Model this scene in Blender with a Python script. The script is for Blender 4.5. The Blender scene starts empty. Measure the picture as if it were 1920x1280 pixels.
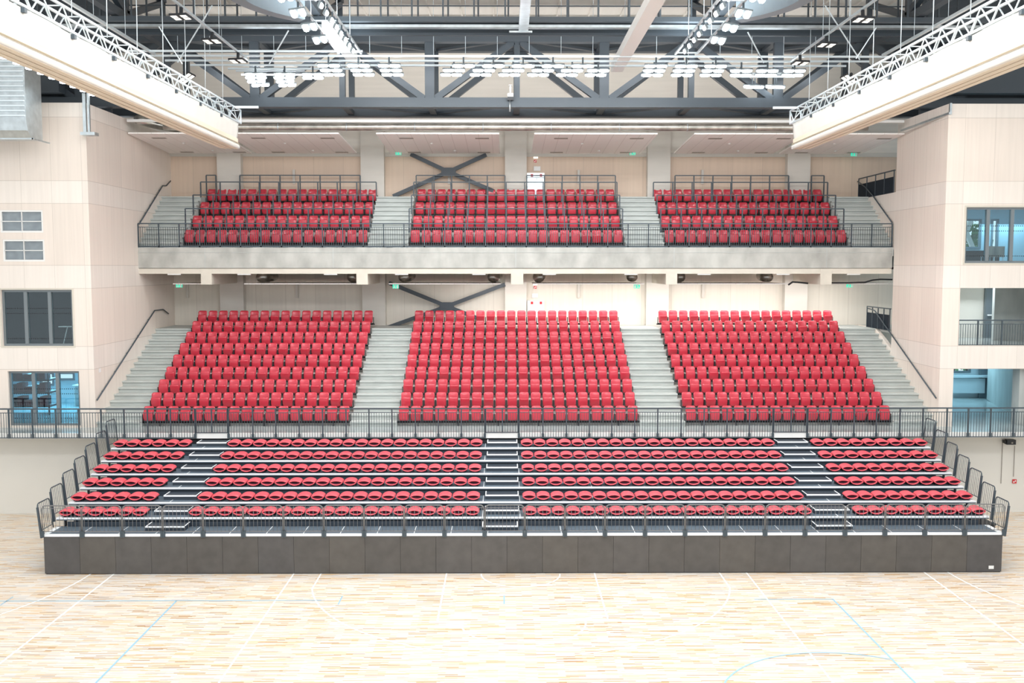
import bpy, math, random
from mathutils import Vector, Matrix
R = random.Random(7)
C = bpy.context.scene.collection
scene = bpy.context.scene

# ---------------------------------------------------------------- camera, world, exposure, large lights
FPX, HZ = 1800.0, 10.13
PITCH, YAW = math.atan(140.5 / FPX), math.radians(0.4)
cd = bpy.data.cameras.new('camera'); cam = bpy.data.objects.new('camera', cd); C.objects.link(cam)
cam.location = (0, 0, HZ); cam.rotation_euler = (math.pi / 2 - PITCH, 0, -YAW)
cd.sensor_width = 36; cd.lens = FPX / 1920 * 36; cd.clip_end = 300
scene.camera = cam
scene.view_settings.view_transform = 'Standard'; scene.view_settings.look = 'None'
scene.view_settings.gamma = 1; scene.view_settings.use_curve_mapping = False
scene.view_settings.exposure = 0.62
scene.cycles.max_bounces = 7; scene.cycles.diffuse_bounces = 4
w = bpy.data.worlds.new('sky_fill'); scene.world = w; w.use_nodes = True  # even fill light for the hall, also the sky outside its windows
w.node_tree.nodes['Background'].inputs[0].default_value = (0.92, 0.97, 1.0, 1)
w.node_tree.nodes['Background'].inputs[1].default_value = 0.85

def area(name, loc, sx, sy, power, col=(1, 0.97, 0.94), rot=(0, 0, 0)):
    l = bpy.data.lights.new(name, 'AREA'); l.shape = 'RECTANGLE'; l.size = sx; l.size_y = sy
    l.energy = power; l.color = col
    o = bpy.data.objects.new(name, l); C.objects.link(o); o.location = loc; o.rotation_euler = rot
    return o
# the floodlight rigs under the roof, as broad lamps at their height
area('floodlight_lamp', (0.5, 38.0, 17.35), 14, 1.2, 520, (0.97, 0.99, 1), (0.30, 0, 0))
area('floodlight_lamp', (-6.0, 28, 17.6), 1.2, 14, 560)
area('floodlight_lamp', (7.0, 28, 17.6), 1.2, 14, 720)
area('floodlight_lamp', (-13.5, 30, 17.2), 1.2, 12, 330)
area('floodlight_lamp', (14.5, 30, 17.2), 1.2, 12, 480)
area('floodlight_lamp', (0.5, 14, 18.5), 22, 2.0, 1700, (0.97, 0.98, 1), (0.95, 0, 0))
# added fill lamps that brighten roof and upper walls, standing in for upward spill
area('roof_fill', (-6.0, 30, 18.2), 1.2, 14, 420, (0.85, 0.95, 1), (math.pi, 0, 0))
area('roof_fill', (7.0, 30, 18.2), 1.2, 14, 420, (0.85, 0.95, 1), (math.pi, 0, 0))
area('roof_fill', (0.5, 40.4, 18.2), 26, 0.6, 200, (0.98, 0.99, 1), (2.0, 0, 0))
area('roof_fill', (0.5, 45.6, 17.6), 30, 0.8, 230, (1, 0.98, 0.95), (math.pi, 0, 0))
area('balcony_lamp', (7.5, 46.2, 9.15), 19, 0.8, 300, (1, 0.98, 0.95), (0.45, 0, 0))

# ---------------------------------------------------------------- pixel -> point on a plane of known depth
_f = Vector((math.sin(YAW) * math.cos(PITCH), math.cos(YAW) * math.cos(PITCH), -math.sin(PITCH)))
_r = Vector((math.cos(YAW), -math.sin(YAW), 0)); _u = _r.cross(_f)
def P(x, y, Y):
    d = _f + _r * ((x - 960) / FPX) - _u * ((y - 640) / FPX)
    return Vector((0, 0, HZ)) + d * (Y / d.y)
def PX(x, Y, y=640): return P(x, y, Y).x
def PZ(y, Y, x=960): return P(x, y, Y).z

# ---------------------------------------------------------------- materials
def mat(name, col, rough=0.5, metal=0.0, emit=None, noise=None, spec=0.5, coat=0.0):
    m = bpy.data.materials.new(name); m.use_nodes = True; nt = m.node_tree
    b = nt.nodes['Principled BSDF']
    b.inputs['Base Color'].default_value = (*col, 1); b.inputs['Roughness'].default_value = rough
    b.inputs['Metallic'].default_value = metal; b.inputs['Specular IOR Level'].default_value = spec
    b.inputs['Coat Weight'].default_value = coat
    if emit:
        b.inputs['Emission Color'].default_value = (*emit[0], 1); b.inputs['Emission Strength'].default_value = emit[1]
    if noise:                                    # (scale xyz, amount)
        sc, am = noise
        g = nt.nodes.new('ShaderNodeNewGeometry'); mp = nt.nodes.new('ShaderNodeMapping'); mp.inputs['Scale'].default_value = sc
        n = nt.nodes.new('ShaderNodeTexNoise'); n.inputs['Scale'].default_value = 1; n.inputs['Detail'].default_value = 5
        r = nt.nodes.new('ShaderNodeMapRange'); r.inputs[1].default_value = 0.3; r.inputs[2].default_value = 0.7
        r.inputs[3].default_value = 1 - am; r.inputs[4].default_value = 1 + am * 0.6
        mx = nt.nodes.new('ShaderNodeMix'); mx.data_type = 'RGBA'; mx.blend_type = 'MULTIPLY'; mx.inputs[0].default_value = 1
        mx.inputs[6].default_value = (*col, 1)
        nt.links.new(g.outputs['Position'], mp.inputs[0]); nt.links.new(mp.outputs[0], n.inputs['Vector'])
        nt.links.new(n.outputs[0], r.inputs[0]); nt.links.new(r.outputs[0], mx.inputs[7]); nt.links.new(mx.outputs[2], b.inputs['Base Color'])
    return m

def N(nt, t, **kw):
    n = nt.nodes.new(t)
    for k, v in kw.items(): setattr(n, k, v)
    return n
def mth(nt, op, a, b=None, c=None):
    n = N(nt, 'ShaderNodeMath', operation=op)
    for i, v in enumerate((a, b, c)):
        if v is None: continue
        if isinstance(v, (int, float)): n.inputs[i].default_value = v
        else: nt.links.new(v, n.inputs[i])
    return n.outputs[0]
def rgbmix(nt, fac, a, b, blend='MIX'):
    n = N(nt, 'ShaderNodeMix', data_type='RGBA', blend_type=blend)
    for s, v in ((0, fac), (6, a), (7, b)):
        if isinstance(v, tuple): n.inputs[s].default_value = (*v, 1)
        elif isinstance(v, (int, float)): n.inputs[s].default_value = v
        else: nt.links.new(v, n.inputs[s])
    return n.outputs[2]

def wood_wall(name, field, band, jz, pitch=1.22, bands=((12.65, 13.55), (9.25, 10.18), (5.97, 6.9), (16.06, 17.5), (3.0, 3.6))):
    m = mat(name, field, 0.6); nt = m.node_tree; b = nt.nodes['Principled BSDF']
    g = N(nt, 'ShaderNodeNewGeometry'); s = N(nt, 'ShaderNodeSeparateXYZ'); nt.links.new(g.outputs['Position'], s.inputs[0])
    z = s.outputs[2]; u = mth(nt, 'ADD', s.outputs[0], s.outputs[1])
    inb = None
    for a, c in bands:
        t = mth(nt, 'MULTIPLY', mth(nt, 'GREATER_THAN', z, a), mth(nt, 'LESS_THAN', z, c))
        inb = t if inb is None else mth(nt, 'ADD', inb, t)
    base = rgbmix(nt, inb, field, band) if inb is not None else field
    mp = N(nt, 'ShaderNodeMapping'); mp.inputs['Scale'].default_value = (9, 9, 0.35); nt.links.new(g.outputs['Position'], mp.inputs[0])
    n = N(nt, 'ShaderNodeTexNoise'); n.inputs['Scale'].default_value = 1; n.inputs['Detail'].default_value = 4; nt.links.new(mp.outputs[0], n.inputs['Vector'])
    gr = mth(nt, 'MULTIPLY_ADD', n.outputs[0], 0.16, 0.90)
    base = rgbmix(nt, 1.0, base, N_comb(nt, gr), 'MULTIPLY')
    # panel to panel tone
    cell = mth(nt, 'FLOOR', mth(nt, 'DIVIDE', u, pitch)); wn = N(nt, 'ShaderNodeTexWhiteNoise', noise_dimensions='2D')
    cv = N(nt, 'ShaderNodeCombineXYZ'); nt.links.new(cell, cv.inputs[0])
    zc = None
    for q in jz:
        t = mth(nt, 'GREATER_THAN', z, q); zc = t if zc is None else mth(nt, 'ADD', zc, t)
    if zc is not None: nt.links.new(zc, cv.inputs[1])
    nt.links.new(cv.outputs[0], wn.inputs['Vector'])
    base = rgbmix(nt, 1.0, base, N_comb(nt, mth(nt, 'MULTIPLY_ADD', wn.outputs[0], 0.06, 0.96)), 'MULTIPLY')
    # joints
    fr = mth(nt, 'FRACT', mth(nt, 'DIVIDE', u, pitch)); j = mth(nt, 'LESS_THAN', fr, 0.012)
    for q in jz:
        j = mth(nt, 'MAXIMUM', j, mth(nt, 'LESS_THAN', mth(nt, 'ABSOLUTE', mth(nt, 'SUBTRACT', z, q)), 0.012))
    base = rgbmix(nt, mth(nt, 'MULTIPLY', j, 0.33), base, (0.25, 0.2, 0.16))
    nt.links.new(base, b.inputs['Base Color'])
    return m
def N_comb(nt, v):
    n = N(nt, 'ShaderNodeCombineColor')
    for i in range(3): nt.links.new(v, n.inputs[i])
    return n.outputs[0]

JZ = (16.06, 13.55, 12.65, 10.18, 9.25, 6.9, 5.97)
M = {}
M['wood'] = wood_wall('birch_panelling', (0.79, 0.705, 0.63), (0.81, 0.745, 0.68), JZ)
M['woodback'] = wood_wall('birch_back_panelling', (0.66, 0.52, 0.41), (0.8, 0.7, 0.6), (), 1.5, ())
M['plywhite'] = wood_wall('pale_back_panelling', (0.74, 0.69, 0.61), (0.8, 0.7, 0.6), (), 1.5, ())
M['concrete'] = mat('concrete', (0.44, 0.44, 0.41), 0.8, noise=((1.7, 1.7, 1.0), 0.24))
M['stair'] = mat('stair_concrete', (0.50, 0.53, 0.51), 0.75, noise=((1.5, 4, 4), 0.10))
M['plaster'] = mat('plaster', (0.74, 0.71, 0.65), 0.8, noise=((0.5, 0.5, 0.5), 0.03))
M['ledge'] = mat('ledge_plaster', (0.63, 0.59, 0.51), 0.8, noise=((1.5, 1, 2), 0.08))
M['column'] = mat('column_paint', (0.62, 0.59, 0.54), 0.7, noise=((0.6, 0.6, 2.5), 0.05))
M['steel'] = mat('dark_steel', (0.048, 0.062, 0.076), 0.5)
M['rail'] = mat('railing_steel', (0.05, 0.07, 0.085), 0.45)
M['black'] = mat('black_metal', (0.018, 0.02, 0.024), 0.5)
M['tube'] = mat('grey_tube', (0.20, 0.20, 0.20), 0.4, 0.3)
M['roof'] = mat('roof_deck', (0.88, 0.84, 0.78), 0.7, noise=((3, 0.2, 1), 0.04))
M['acoustic'] = mat('acoustic_wall', (0.80, 0.76, 0.70), 0.8, noise=((0.3, 0.3, 6), 0.05))
M['white'] = mat('white_paint', (0.80, 0.80, 0.78), 0.5)
M['curtain'] = mat('curtain_fabric', (0.66, 0.645, 0.60), 0.8, noise=((0.6, 2.5, 0.6), 0.03))
M['hem'] = mat('curtain_fold', (0.72, 0.63, 0.50), 0.8, noise=((14, 0.3, 14), 0.12))
M['boxred'] = mat('dark_red_box', (0.16, 0.02, 0.025), 0.5)
M['seam'] = mat('curtain_seam', (0.30, 0.25, 0.17), 0.8)
M['alu'] = mat('aluminium', (0.72, 0.80, 0.84), 0.35, 0.5)
M['galv'] = mat('galvanised_steel', (0.55, 0.60, 0.62), 0.3, 0.85, noise=((4, 4, 4), 0.15))
M['duct'] = mat('spiral_duct', (0.52, 0.50, 0.46), 0.28, 0.9, noise=((3, 3, 3), 0.3))
M['graduct'] = mat('painted_duct', (0.20, 0.24, 0.27), 0.4, 0.2)
M['red'] = mat('red_plastic', (0.55, 0.035, 0.060), 0.32, coat=0.25)
M['redpan'] = mat('red_plastic_pan', (0.54, 0.033, 0.057), 0.32, coat=0.25)
M['redglare'] = mat('red_plastic_glare', (0.74, 0.10, 0.13), 0.38)  # paler red: bleaching by strong overhead light is put into the colour
M['deck'] = mat('stand_deck', (0.10, 0.135, 0.17), 0.45, noise=((1, 1, 1), 0.12))
M['riser'] = mat('stand_riser', (0.03, 0.042, 0.058), 0.5)
M['nose'] = mat('white_nosing', (0.85, 0.88, 0.90), 0.4)
M['mullion'] = mat('window_frame_grey', (0.17, 0.20, 0.215), 0.45)
M['glass'] = None
M['tile'] = None
M['concrete2'] = mat('cast_concrete', (0.46, 0.49, 0.48), 0.7, noise=((2, 2, 0.7), 0.15))
M['mezz'] = mat('polished_floor', (0.45, 0.50, 0.50), 0.12, noise=((0.6, 0.6, 0.6), 0.1))
M['room'] = mat('room_paint', (0.62, 0.70, 0.74), 0.7)
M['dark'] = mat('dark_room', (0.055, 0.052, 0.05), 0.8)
M['green'] = mat('leaf_green', (0.06, 0.22, 0.07), 0.7)
M['sign_green'] = mat('exit_green', (0.02, 0.45, 0.25), 0.4, emit=((0.05, 0.9, 0.6), 0.45))
M['sign_red'] = mat('sign_red', (0.62, 0.02, 0.03), 0.4)
M['lamp'] = mat('lamp_lens', (1, 1, 1), 0.3, emit=((0.90, 0.97, 1.0), 16))
M['lampdim'] = mat('lamp_lens_dim', (0.9, 0.9, 0.85), 0.3, emit=((1, 0.97, 0.85), 0.7))
M['orange'] = mat('orange_plastic', (0.85, 0.16, 0.02), 0.5)
M['vent'] = mat('vent_grey', (0.33, 0.30, 0.27), 0.6)
M['galvdull'] = mat('blind_grey', (0.45, 0.47, 0.48), 0.7, noise=((4, 4, 4), 0.2))
M['lineblue'] = mat('line_blue', (0.30, 0.52, 0.66), 0.5)
M['linewhite'] = mat('line_white', (0.93, 0.93, 0.91), 0.45)
PAN = [mat('front_panel_tone', c, 0.42, noise=((2.5, 1, 2.5), 0.16)) for c in ((0.080, 0.074, 0.069), (0.090, 0.082, 0.074), (0.076, 0.072, 0.071), (0.086, 0.080, 0.076))]

def glass(name, tint, op=0.25):
    m = bpy.data.materials.new(name); m.use_nodes = True; nt = m.node_tree; nt.nodes.clear()
    o = nt.nodes.new('ShaderNodeOutputMaterial'); t = nt.nodes.new('ShaderNodeBsdfTransparent'); t.inputs[0].default_value = (*tint, 1)
    g = nt.nodes.new('ShaderNodeBsdfGlossy'); g.inputs['Roughness'].default_value = 0.05; g.inputs[0].default_value = (0.9, 0.95, 1, 1)
    mx = nt.nodes.new('ShaderNodeMixShader'); mx.inputs[0].default_value = op
    nt.links.new(t.outputs[0], mx.inputs[1]); nt.links.new(g.outputs[0], mx.inputs[2]); nt.links.new(mx.outputs[0], o.inputs[0])
    return m
M['glass'] = glass('window_glass', (0.84, 0.93, 0.95), 0.045)
M['glassgrey'] = glass('grey_glass', (0.85, 0.87, 0.88), 0.06)

# white slatted ceiling tile with joints running to the back
def tile_mat():
    m = mat('ceiling_tile', (0.92, 0.89, 0.86), 0.75); nt = m.node_tree; b = nt.nodes['Principled BSDF']
    g = N(nt, 'ShaderNodeNewGeometry'); s = N(nt, 'ShaderNodeSeparateXYZ'); nt.links.new(g.outputs['Position'], s.inputs[0])
    fr = mth(nt, 'FRACT', mth(nt, 'DIVIDE', s.outputs[0], 0.6)); j = mth(nt, 'LESS_THAN', fr, 0.03)
    nt.links.new(rgbmix(nt, mth(nt, 'MULTIPLY', j, 0.4), (0.92, 0.89, 0.86), (0.35, 0.3, 0.27)), b.inputs['Base Color'])
    return m
M['tile'] = tile_mat()

def parquet():
    m = mat('parquet', (0.8, 0.7, 0.6), 0.28, spec=0.5); nt = m.node_tree; b = nt.nodes['Principled BSDF']
    g = N(nt, 'ShaderNodeNewGeometry')
    br = N(nt, 'ShaderNodeTexBrick'); br.offset = 0.37; br.offset_frequency = 2; br.squash = 1.6; br.squash_frequency = 3
    br.inputs['Color1'].default_value = (0, 0, 0, 1); br.inputs['Color2'].default_value = (1, 1, 1, 1); br.inputs['Mortar'].default_value = (0.4, 0.4, 0.4, 1)
    br.inputs['Scale'].default_value = 1; br.inputs['Mortar Size'].default_value = 0; br.inputs['Brick Width'].default_value = 0.50; br.inputs['Row Height'].default_value = 0.036
    nt.links.new(g.outputs['Position'], br.inputs['Vector'])
    rp = N(nt, 'ShaderNodeValToRGB'); cr = rp.color_ramp
    pts = [(0.0, (0.76, 0.72, 0.68)), (0.24, (0.62, 0.575, 0.53)), (0.36, (0.82, 0.75, 0.65)), (0.58, (0.78, 0.66, 0.52)), (0.72, (0.80, 0.61, 0.41)), (0.86, (0.70, 0.48, 0.27)), (0.95, (0.48, 0.29, 0.14))]
    cr.interpolation = 'CONSTANT'
    while len(cr.elements) < len(pts): cr.elements.new(0.5)
    for e, (p, c) in zip(cr.elements, pts): e.position = p; e.color = (*c, 1)
    nt.links.new(br.outputs['Color'], rp.inputs[0])
    mp = N(nt, 'ShaderNodeMapping'); mp.inputs['Scale'].default_value = (1.2, 14, 1); nt.links.new(g.outputs['Position'], mp.inputs[0])
    n = N(nt, 'ShaderNodeTexNoise'); n.inputs['Scale'].default_value = 1.5; n.inputs['Detail'].default_value = 4; nt.links.new(mp.outputs[0], n.inputs['Vector'])
    c2 = rgbmix(nt, 1.0, rp.outputs[0], N_comb(nt, mth(nt, 'MULTIPLY_ADD', n.outputs[0], 0.25, 0.80)), 'MULTIPLY')
    nt.links.new(c2, b.inputs['Base Color'])
    return m
M['floor'] = parquet()

# ---------------------------------------------------------------- mesh building
class MB:
    def __init__(s): s.v = []; s.f = []; s.sm = []
    def add(s, vs, fs, smooth=False):
        k = len(s.v); s.v += [tuple(q) for q in vs]; s.f += [tuple(i + k for i in f) for f in fs]; s.sm += [smooth] * len(fs); return s
    def box(s, x0, x1, y0, y1, z0, z1):
        v = [(x0, y0, z0), (x1, y0, z0), (x1, y1, z0), (x0, y1, z0), (x0, y0, z1), (x1, y0, z1), (x1, y1, z1), (x0, y1, z1)]
        return s.add(v, [(0, 3, 2, 1), (4, 5, 6, 7), (0, 1, 5, 4), (1, 2, 6, 5), (2, 3, 7, 6), (3, 0, 4, 7)])
    def hexa(s, v): return s.add(v, [(0, 3, 2, 1), (4, 5, 6, 7), (0, 1, 5, 4), (1, 2, 6, 5), (2, 3, 7, 6), (3, 0, 4, 7)])
    def bar(s, a, b, w, h=None):                       # rectangular bar from a to b
        a, b = Vector(a), Vector(b); h = h or w; d = (b - a).normalized()
        up = Vector((0, 0, 1)) if abs(d.z) < 0.95 else Vector((0, 1, 0))
        x = d.cross(up).normalized() * (w / 2); y = x.cross(d).normalized() * (h / 2)
        v = [a - x - y, a + x - y, a + x + y, a - x + y, b - x - y, b + x - y, b + x + y, b - x + y]
        return s.add(v, [(0, 3, 2, 1), (4, 5, 6, 7), (0, 1, 5, 4), (1, 2, 6, 5), (2, 3, 7, 6), (3, 0, 4, 7)])
    def tube(s, pts, r, n=8, close=False):
        pts = [Vector(p) for p in pts]; m = len(pts); rings = []
        ref = None
        for i, p in enumerate(pts):
            if close: d = (pts[(i + 1) % m] - pts[i - 1]).normalized()
            else: d = (pts[min(i + 1, m - 1)] - pts[max(i - 1, 0)]).normalized()
            if ref is None: ref = Vector((0, 0, 1)) if abs(d.z) < 0.9 else Vector((0, 1, 0))
            x = d.cross(ref)
            if x.length < 1e-4: x = d.cross(Vector((1, 0, 0)))
            x.normalize(); y = x.cross(d).normalized(); ref = y
            rings.append([p + x * r * math.cos(2 * math.pi * k / n) + y * r * math.sin(2 * math.pi * k / n) for k in range(n)])
        v = [q for rg in rings for q in rg]; f = []
        for i in range(m if close else m - 1):
            j = (i + 1) % m
            for k in range(n): f.append((i * n + k, i * n + (k + 1) % n, j * n + (k + 1) % n, j * n + k))
        if not close: f += [tuple(range(n))[::-1], tuple((m - 1) * n + k for k in range(n))]
        return s.add(v, f, True)
    def shell(s, fn, nu, nv, th):                       # fn(u,v)->Vector ; th = thickness vector or fn
        a = [[Vector(fn(i / nu, j / nv)) for i in range(nu + 1)] for j in range(nv + 1)]
        t = Vector(th); W = nu + 1; v = [p for row in a for p in row] + [p + t for row in a for p in row]; K = W * (nv + 1); f = []
        for j in range(nv):
            for i in range(nu):
                q = j * W + i; f.append((q, q + 1, q + W + 1, q + W)); f.append((K + q, K + q + W, K + q + W + 1, K + q + 1))
        for i in range(nu): f.append((i + 1, i, K + i, K + i + 1)); q = nv * W + i; f.append((q, q + 1, K + q + 1, K + q))
        for j in range(nv): q = j * W; f.append((q, q + W, K + q + W, K + q)); q = j * W + nu; f.append((q + W, q, K + q, K + q + W))
        return s.add(v, f, True)
    def prof(s, pts, x0, x1):                           # profile in (y,z), extruded along x
        n = len(pts); v = [(x0, y, z) for y, z in pts] + [(x1, y, z) for y, z in pts]
        return s.add(v, [tuple(range(n)), tuple(range(2 * n - 1, n - 1, -1))] + [(i, i + n, (i + 1) % n + n, (i + 1) % n) for i in range(n)])
    def mesh(s, name, m):
        me = bpy.data.meshes.new(name); me.from_pydata(s.v, [], s.f)
        me.polygons.foreach_set('use_smooth', s.sm); me.materials.append(m); me.update(); return me

def tag(o, label=None, cat=None, group=None, kind=None):
    if label: o['label'] = label
    if cat: o['category'] = cat
    if group: o['group'] = group
    if kind: o['kind'] = kind
    return o
def obj(name, mb, m, parent=None, loc=None):
    me = mb if isinstance(mb, bpy.types.Mesh) else mb.mesh(name, m)
    o = bpy.data.objects.new(name, me); C.objects.link(o)
    if parent: o.parent = parent
    if loc: o.location = loc
    return o
def struct(name, mb, m): return tag(obj(name, mb, m), kind='structure')
def thing(name, label, cat, loc=(0, 0, 0), group=None, rz=0):
    o = bpy.data.objects.new(name, None); C.objects.link(o); o.location = loc; o.rotation_euler = (0, 0, rz); o.empty_display_size = 0.1
    return tag(o, label, cat, group)
def solo(name, mb, m, label, cat, group=None, loc=None): return tag(obj(name, mb, m, loc=loc), label, cat, group)
def copy_tree(o, parent=None):
    c = o.copy(); C.objects.link(c)
    if parent: c.parent = parent
    for ch in list(o.children): copy_tree(ch, c)
    return c
ORD = 'first second third fourth fifth sixth seventh eighth ninth tenth eleventh twelfth thirteenth fourteenth fifteenth sixteenth seventeenth eighteenth nineteenth twentieth twenty-first twenty-second twenty-third twenty-fourth twenty-fifth twenty-sixth twenty-seventh twenty-eighth twenty-ninth thirtieth'.split()

# ---------------------------------------------------------------- key dimensions
XL, XR, XC = -16.7, 17.75, 0.52
YT, YW, YB = 38.9, 48.6, 43.95            # tower fronts, back wall, balcony front
ZM, ZRISE = 3.58, 0.45                    # mezzanine floor, middle tier row rise
YM = 37.6                                 # mezzanine edge
RY0, RDY = 39.45, 0.9175                  # first riser and row depth of the middle tier
def mid_z(k): return ZM + ZRISE * k
UZ0, UDZ, UY0, UDY = 11.0, 0.713, 44.62, 1.185
def up_z(k): return UZ0 + UDZ * k
BLK = [(-14.92, -6.38, 17), (-4.43, 5.5, 20), (7.4, 15.93, 17)]
BN = ['left', 'centre', 'right']

# ---------------------------------------------------------------- the room shell
struct('floor', MB().box(-32, 33, 4, 40, -0.2, 0), M['floor'])
def wall_holes(x0, x1, z0, z1, y0, y1, holes):
    xs = sorted({x0, x1, *[h[0] for h in holes], *[h[1] for h in holes]}); zs = sorted({z0, z1, *[h[2] for h in holes], *[h[3] for h in holes]})
    mb = MB()
    for a, b in zip(xs, xs[1:]):
        run = None
        for c, d in zip(zs, zs[1:]):
            mx, mz = (a + b) / 2, (c + d) / 2
            if any(h[0] < mx < h[1] and h[2] < mz < h[3] for h in holes):
                if run: mb.box(a, b, y0, y1, *run); run = None
            else: run = (run[0], d) if run else (c, d)
        if run: mb.box(a, b, y0, y1, *run)
    return mb
def hole(xa, xb, ya, yb): return (PX(xa, YT), PX(xb, YT), PZ(yb, YT), PZ(ya, YT))
HL = [hole(9, 89, 394, 436), hole(12, 90, 449, 490), hole(5, 138, 543, 648), (PX(12, YT), PX(146, YT), ZM + 0.08, PZ(695, YT))]
HR = [(PX(1803, YT), 22.5, PZ(493, YT), PZ(388, YT)), (PX(1797, YT), 22.5, PZ(648, YT), PZ(540, YT)), (PX(1790, YT), PX(1910, YT) + 0.6, ZM + 0.0, PZ(692, YT))]
struct('wall_left_tower', wall_holes(-30, XL, ZM, 16.62, YT, YT + 0.3, HL), M['wood'])
struct('wall_right_tower', wall_holes(XR, 31, ZM, 16.62, YT, YT + 0.3, HR), M['wood'])
struct('wall_left_side', MB().box(XL - 0.3, XL, YT + 0.3, YW + 0.3, ZM, 16.62), M['wood'])
mb = MB().box(XR, XR + 0.3, YT + 0.3, YB - 0.05, ZM, 16.62)
struct('wall_right_side', mb, M['wood'])
# low sloping parapets beyond the opening on the right
mb = MB()
mb.add([(XR, YB - 0.05, 3.6), (XR, 48.5, 3.6), (XR, 48.5, 7.2), (XR, 45.9, 7.2), (XR, YB - 0.05, 6.35), (XR + 0.15, YB - 0.05, 3.6), (XR + 0.15, 48.5, 3.6), (XR + 0.15, 48.5, 7.2), (XR + 0.15, 45.9, 7.2), (XR + 0.15, YB - 0.05, 6.35)],
       [(0, 1, 2, 3, 4), (9, 8, 7, 6, 5), (4, 3, 8, 9), (3, 2, 7, 8), (0, 4, 9, 5), (1, 6, 7, 2)])
mb.box(XR, XR + 0.15, YB - 0.05, 48.5, 10.9, 13.5)
struct('wall_right_parapet', mb, M['wood'])
struct('floor_right_gallery', MB().box(XR + 0.15, 20.3, YB + 0.2, 48.6, 7.05, 7.18).box(XR + 0.15, 20.3, YB + 0.2, 48.6, 13.35, 13.5), M['stair'])
struct('wall_back_upper', MB().box(-17, 20.3, YW, YW + 0.3, 10, 15.62), M['woodback'])
struct('wall_back_lower', MB().box(-17, 20.3, YW, YW + 0.3, 3.0, 9.995), M['plywhite'])
struct('wall_back_top', MB().box(-30, 31, YW, YW + 0.3, 15.64, 21.6), M['acoustic'])
struct('trim_1', MB().box(-16.7, 26, YW - 0.06, YW, 15.6, 15.8), M['column'])
struct('wall_upper_left', MB().box(-31, -16.9, 41.9, 42.1, 16.62, 21.6), M['steel'])
struct('wall_upper_right', MB().box(17.9, 32, 41.9, 42.1, 16.62, 21.6), M['steel'])
struct('wall_under_gallery', MB().box(-31, 32, 39.0, 39.25, 0, 3.36), M['plaster'])
struct('baseboard_back', MB().box(-31, -15.6, 38.97, 39.0, 0.0, 0.1).box(16.9, 32, 38.97, 39.0, 0, 0.1), M['plaster'])
struct('floor_mezzanine', MB().box(-31, 32, YM + 0.05, 46, 3.37, ZM), M['mezz'])
struct('trim_2', MB().box(-31, 32, YM, YM + 0.05, 3.36, ZM), M['white'])
struct('ceiling', MB().box(-32, 33, 16, 49, 21.6, 21.8), M['roof'])
mb = MB()
for i in range(44): mb.box(-31 + i * 1.45, -30.94 + i * 1.45, 16, 49, 21.52, 21.6)
struct('trim_3', mb, M['roof'])

# middle tier: stepped terraces with half-height aisle steps
def tier(bm, k0, n, zf, yf, x0, x1, zbase, yend):
    for k in range(k0, n): bm.box(x0, x1, yf(k), yend, zf(k - 1) if k > k0 else zbase, zf(k))
mb = MB()
for a, b, _ in BLK:
    for k in range(1, 9): mb.box(a - 0.02, b + 0.02, RY0 + RDY * (k - 1), YW, mid_z(k - 1), mid_z(k))
struct('floor_middle_tier', mb, M['concrete'])
mb = MB(); AIS = [(XL, -14.94), (-6.36, -4.45), (5.52, 7.38), (15.95, XR)]
for a, b in AIS:
    for k in range(16): mb.box(a, b, RY0 - 0.45 + RDY / 2 * k, YW, ZM + 0.225 * k, ZM + 0.225 * (k + 1) - 0.004)
    for k in range(16): mb.box(a, b, RY0 - 0.53 + RDY / 2 * k, RY0 - 0.40 + RDY / 2 * k, ZM + 0.225 * (k + 1) - 0.06, ZM + 0.225 * (k + 1))  # overhanging lips, deepened so that each step edge casts a shadow line
struct('floor_middle_stairs', mb, M['stair'])
mb = MB(); 
for a, b, _ in BLK:
    for k in range(0, 4): mb.box(a * 0.99 - 0.05, b * 0.99 + 0.05, (UY0 - UDY / 2 + UDY * (k - 1) + 0.3 + 0.62) if k else YB + 0.01, YW, (up_z(k - 1) if k else 10.6), up_z(k))
struct('floor_upper_tier', mb, M['concrete'])
mb = MB(); UA = [(XL, -14.82), (-6.27, -4.44), (5.5, 7.28), (15.82, XR)]
for a, b in UA:
    mb.box(a, b, YB + 0.01, YW, 10.6, 11.0)
    for k in range(11): mb.box(a, b, 44.12 + 0.309 * k, YW, 11.0 + 0.229 * k, 11.0 + 0.229 * (k + 1)).box(a, b, 44.04 + 0.309 * k, 44.2 + 0.309 * k, 10.94 + 0.229 * (k + 1), 11.002 + 0.229 * (k + 1))  # step lips overhang further here to draw a shadow under each edge
struct('floor_upper_stairs', mb, M['stair'])
# balcony front, ledge and ribs
mb = MB().box(XL, XR - 0.05, YB, YB + 0.35, 10.06, 10.98)
struct('wall_balcony_front', mb, M['concrete'])
struct('trim_4', MB().box(XL, XR - 0.05, YB - 0.015, YB, 10.76, 10.775), M['concrete2'])
struct('wall_balcony_ledge', MB().box(XL, XR - 0.05, YB + 0.04, YB + 0.5, 9.80, 10.04).box(XL, XR - .05, YB + .5, YW, 9.98, 10.05), M['ledge'])
for i, (a, b) in enumerate(((380, 400), (670, 691), (958, 981), (1247, 1268), (1535, 1556))):
    struct('beam_balcony', MB().box(PX(a, 44), PX(b, 44), YB + 0.02, 48.3, 9.31, 10.0), M['ledge'])
for a, b in ((416, 460), (681, 724), (947, 987), (1210, 1252), (1468, 1510)):
    struct('column', MB().box(PX(a, 48.3), PX(b, 48.3), 48.15, YW, 7.18, 9.9), M['column'])
    struct('column', MB().box(PX(a, 48.3), PX(b, 48.3), 48.15, YW, 13.4, 17.0), M['column'])

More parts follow.
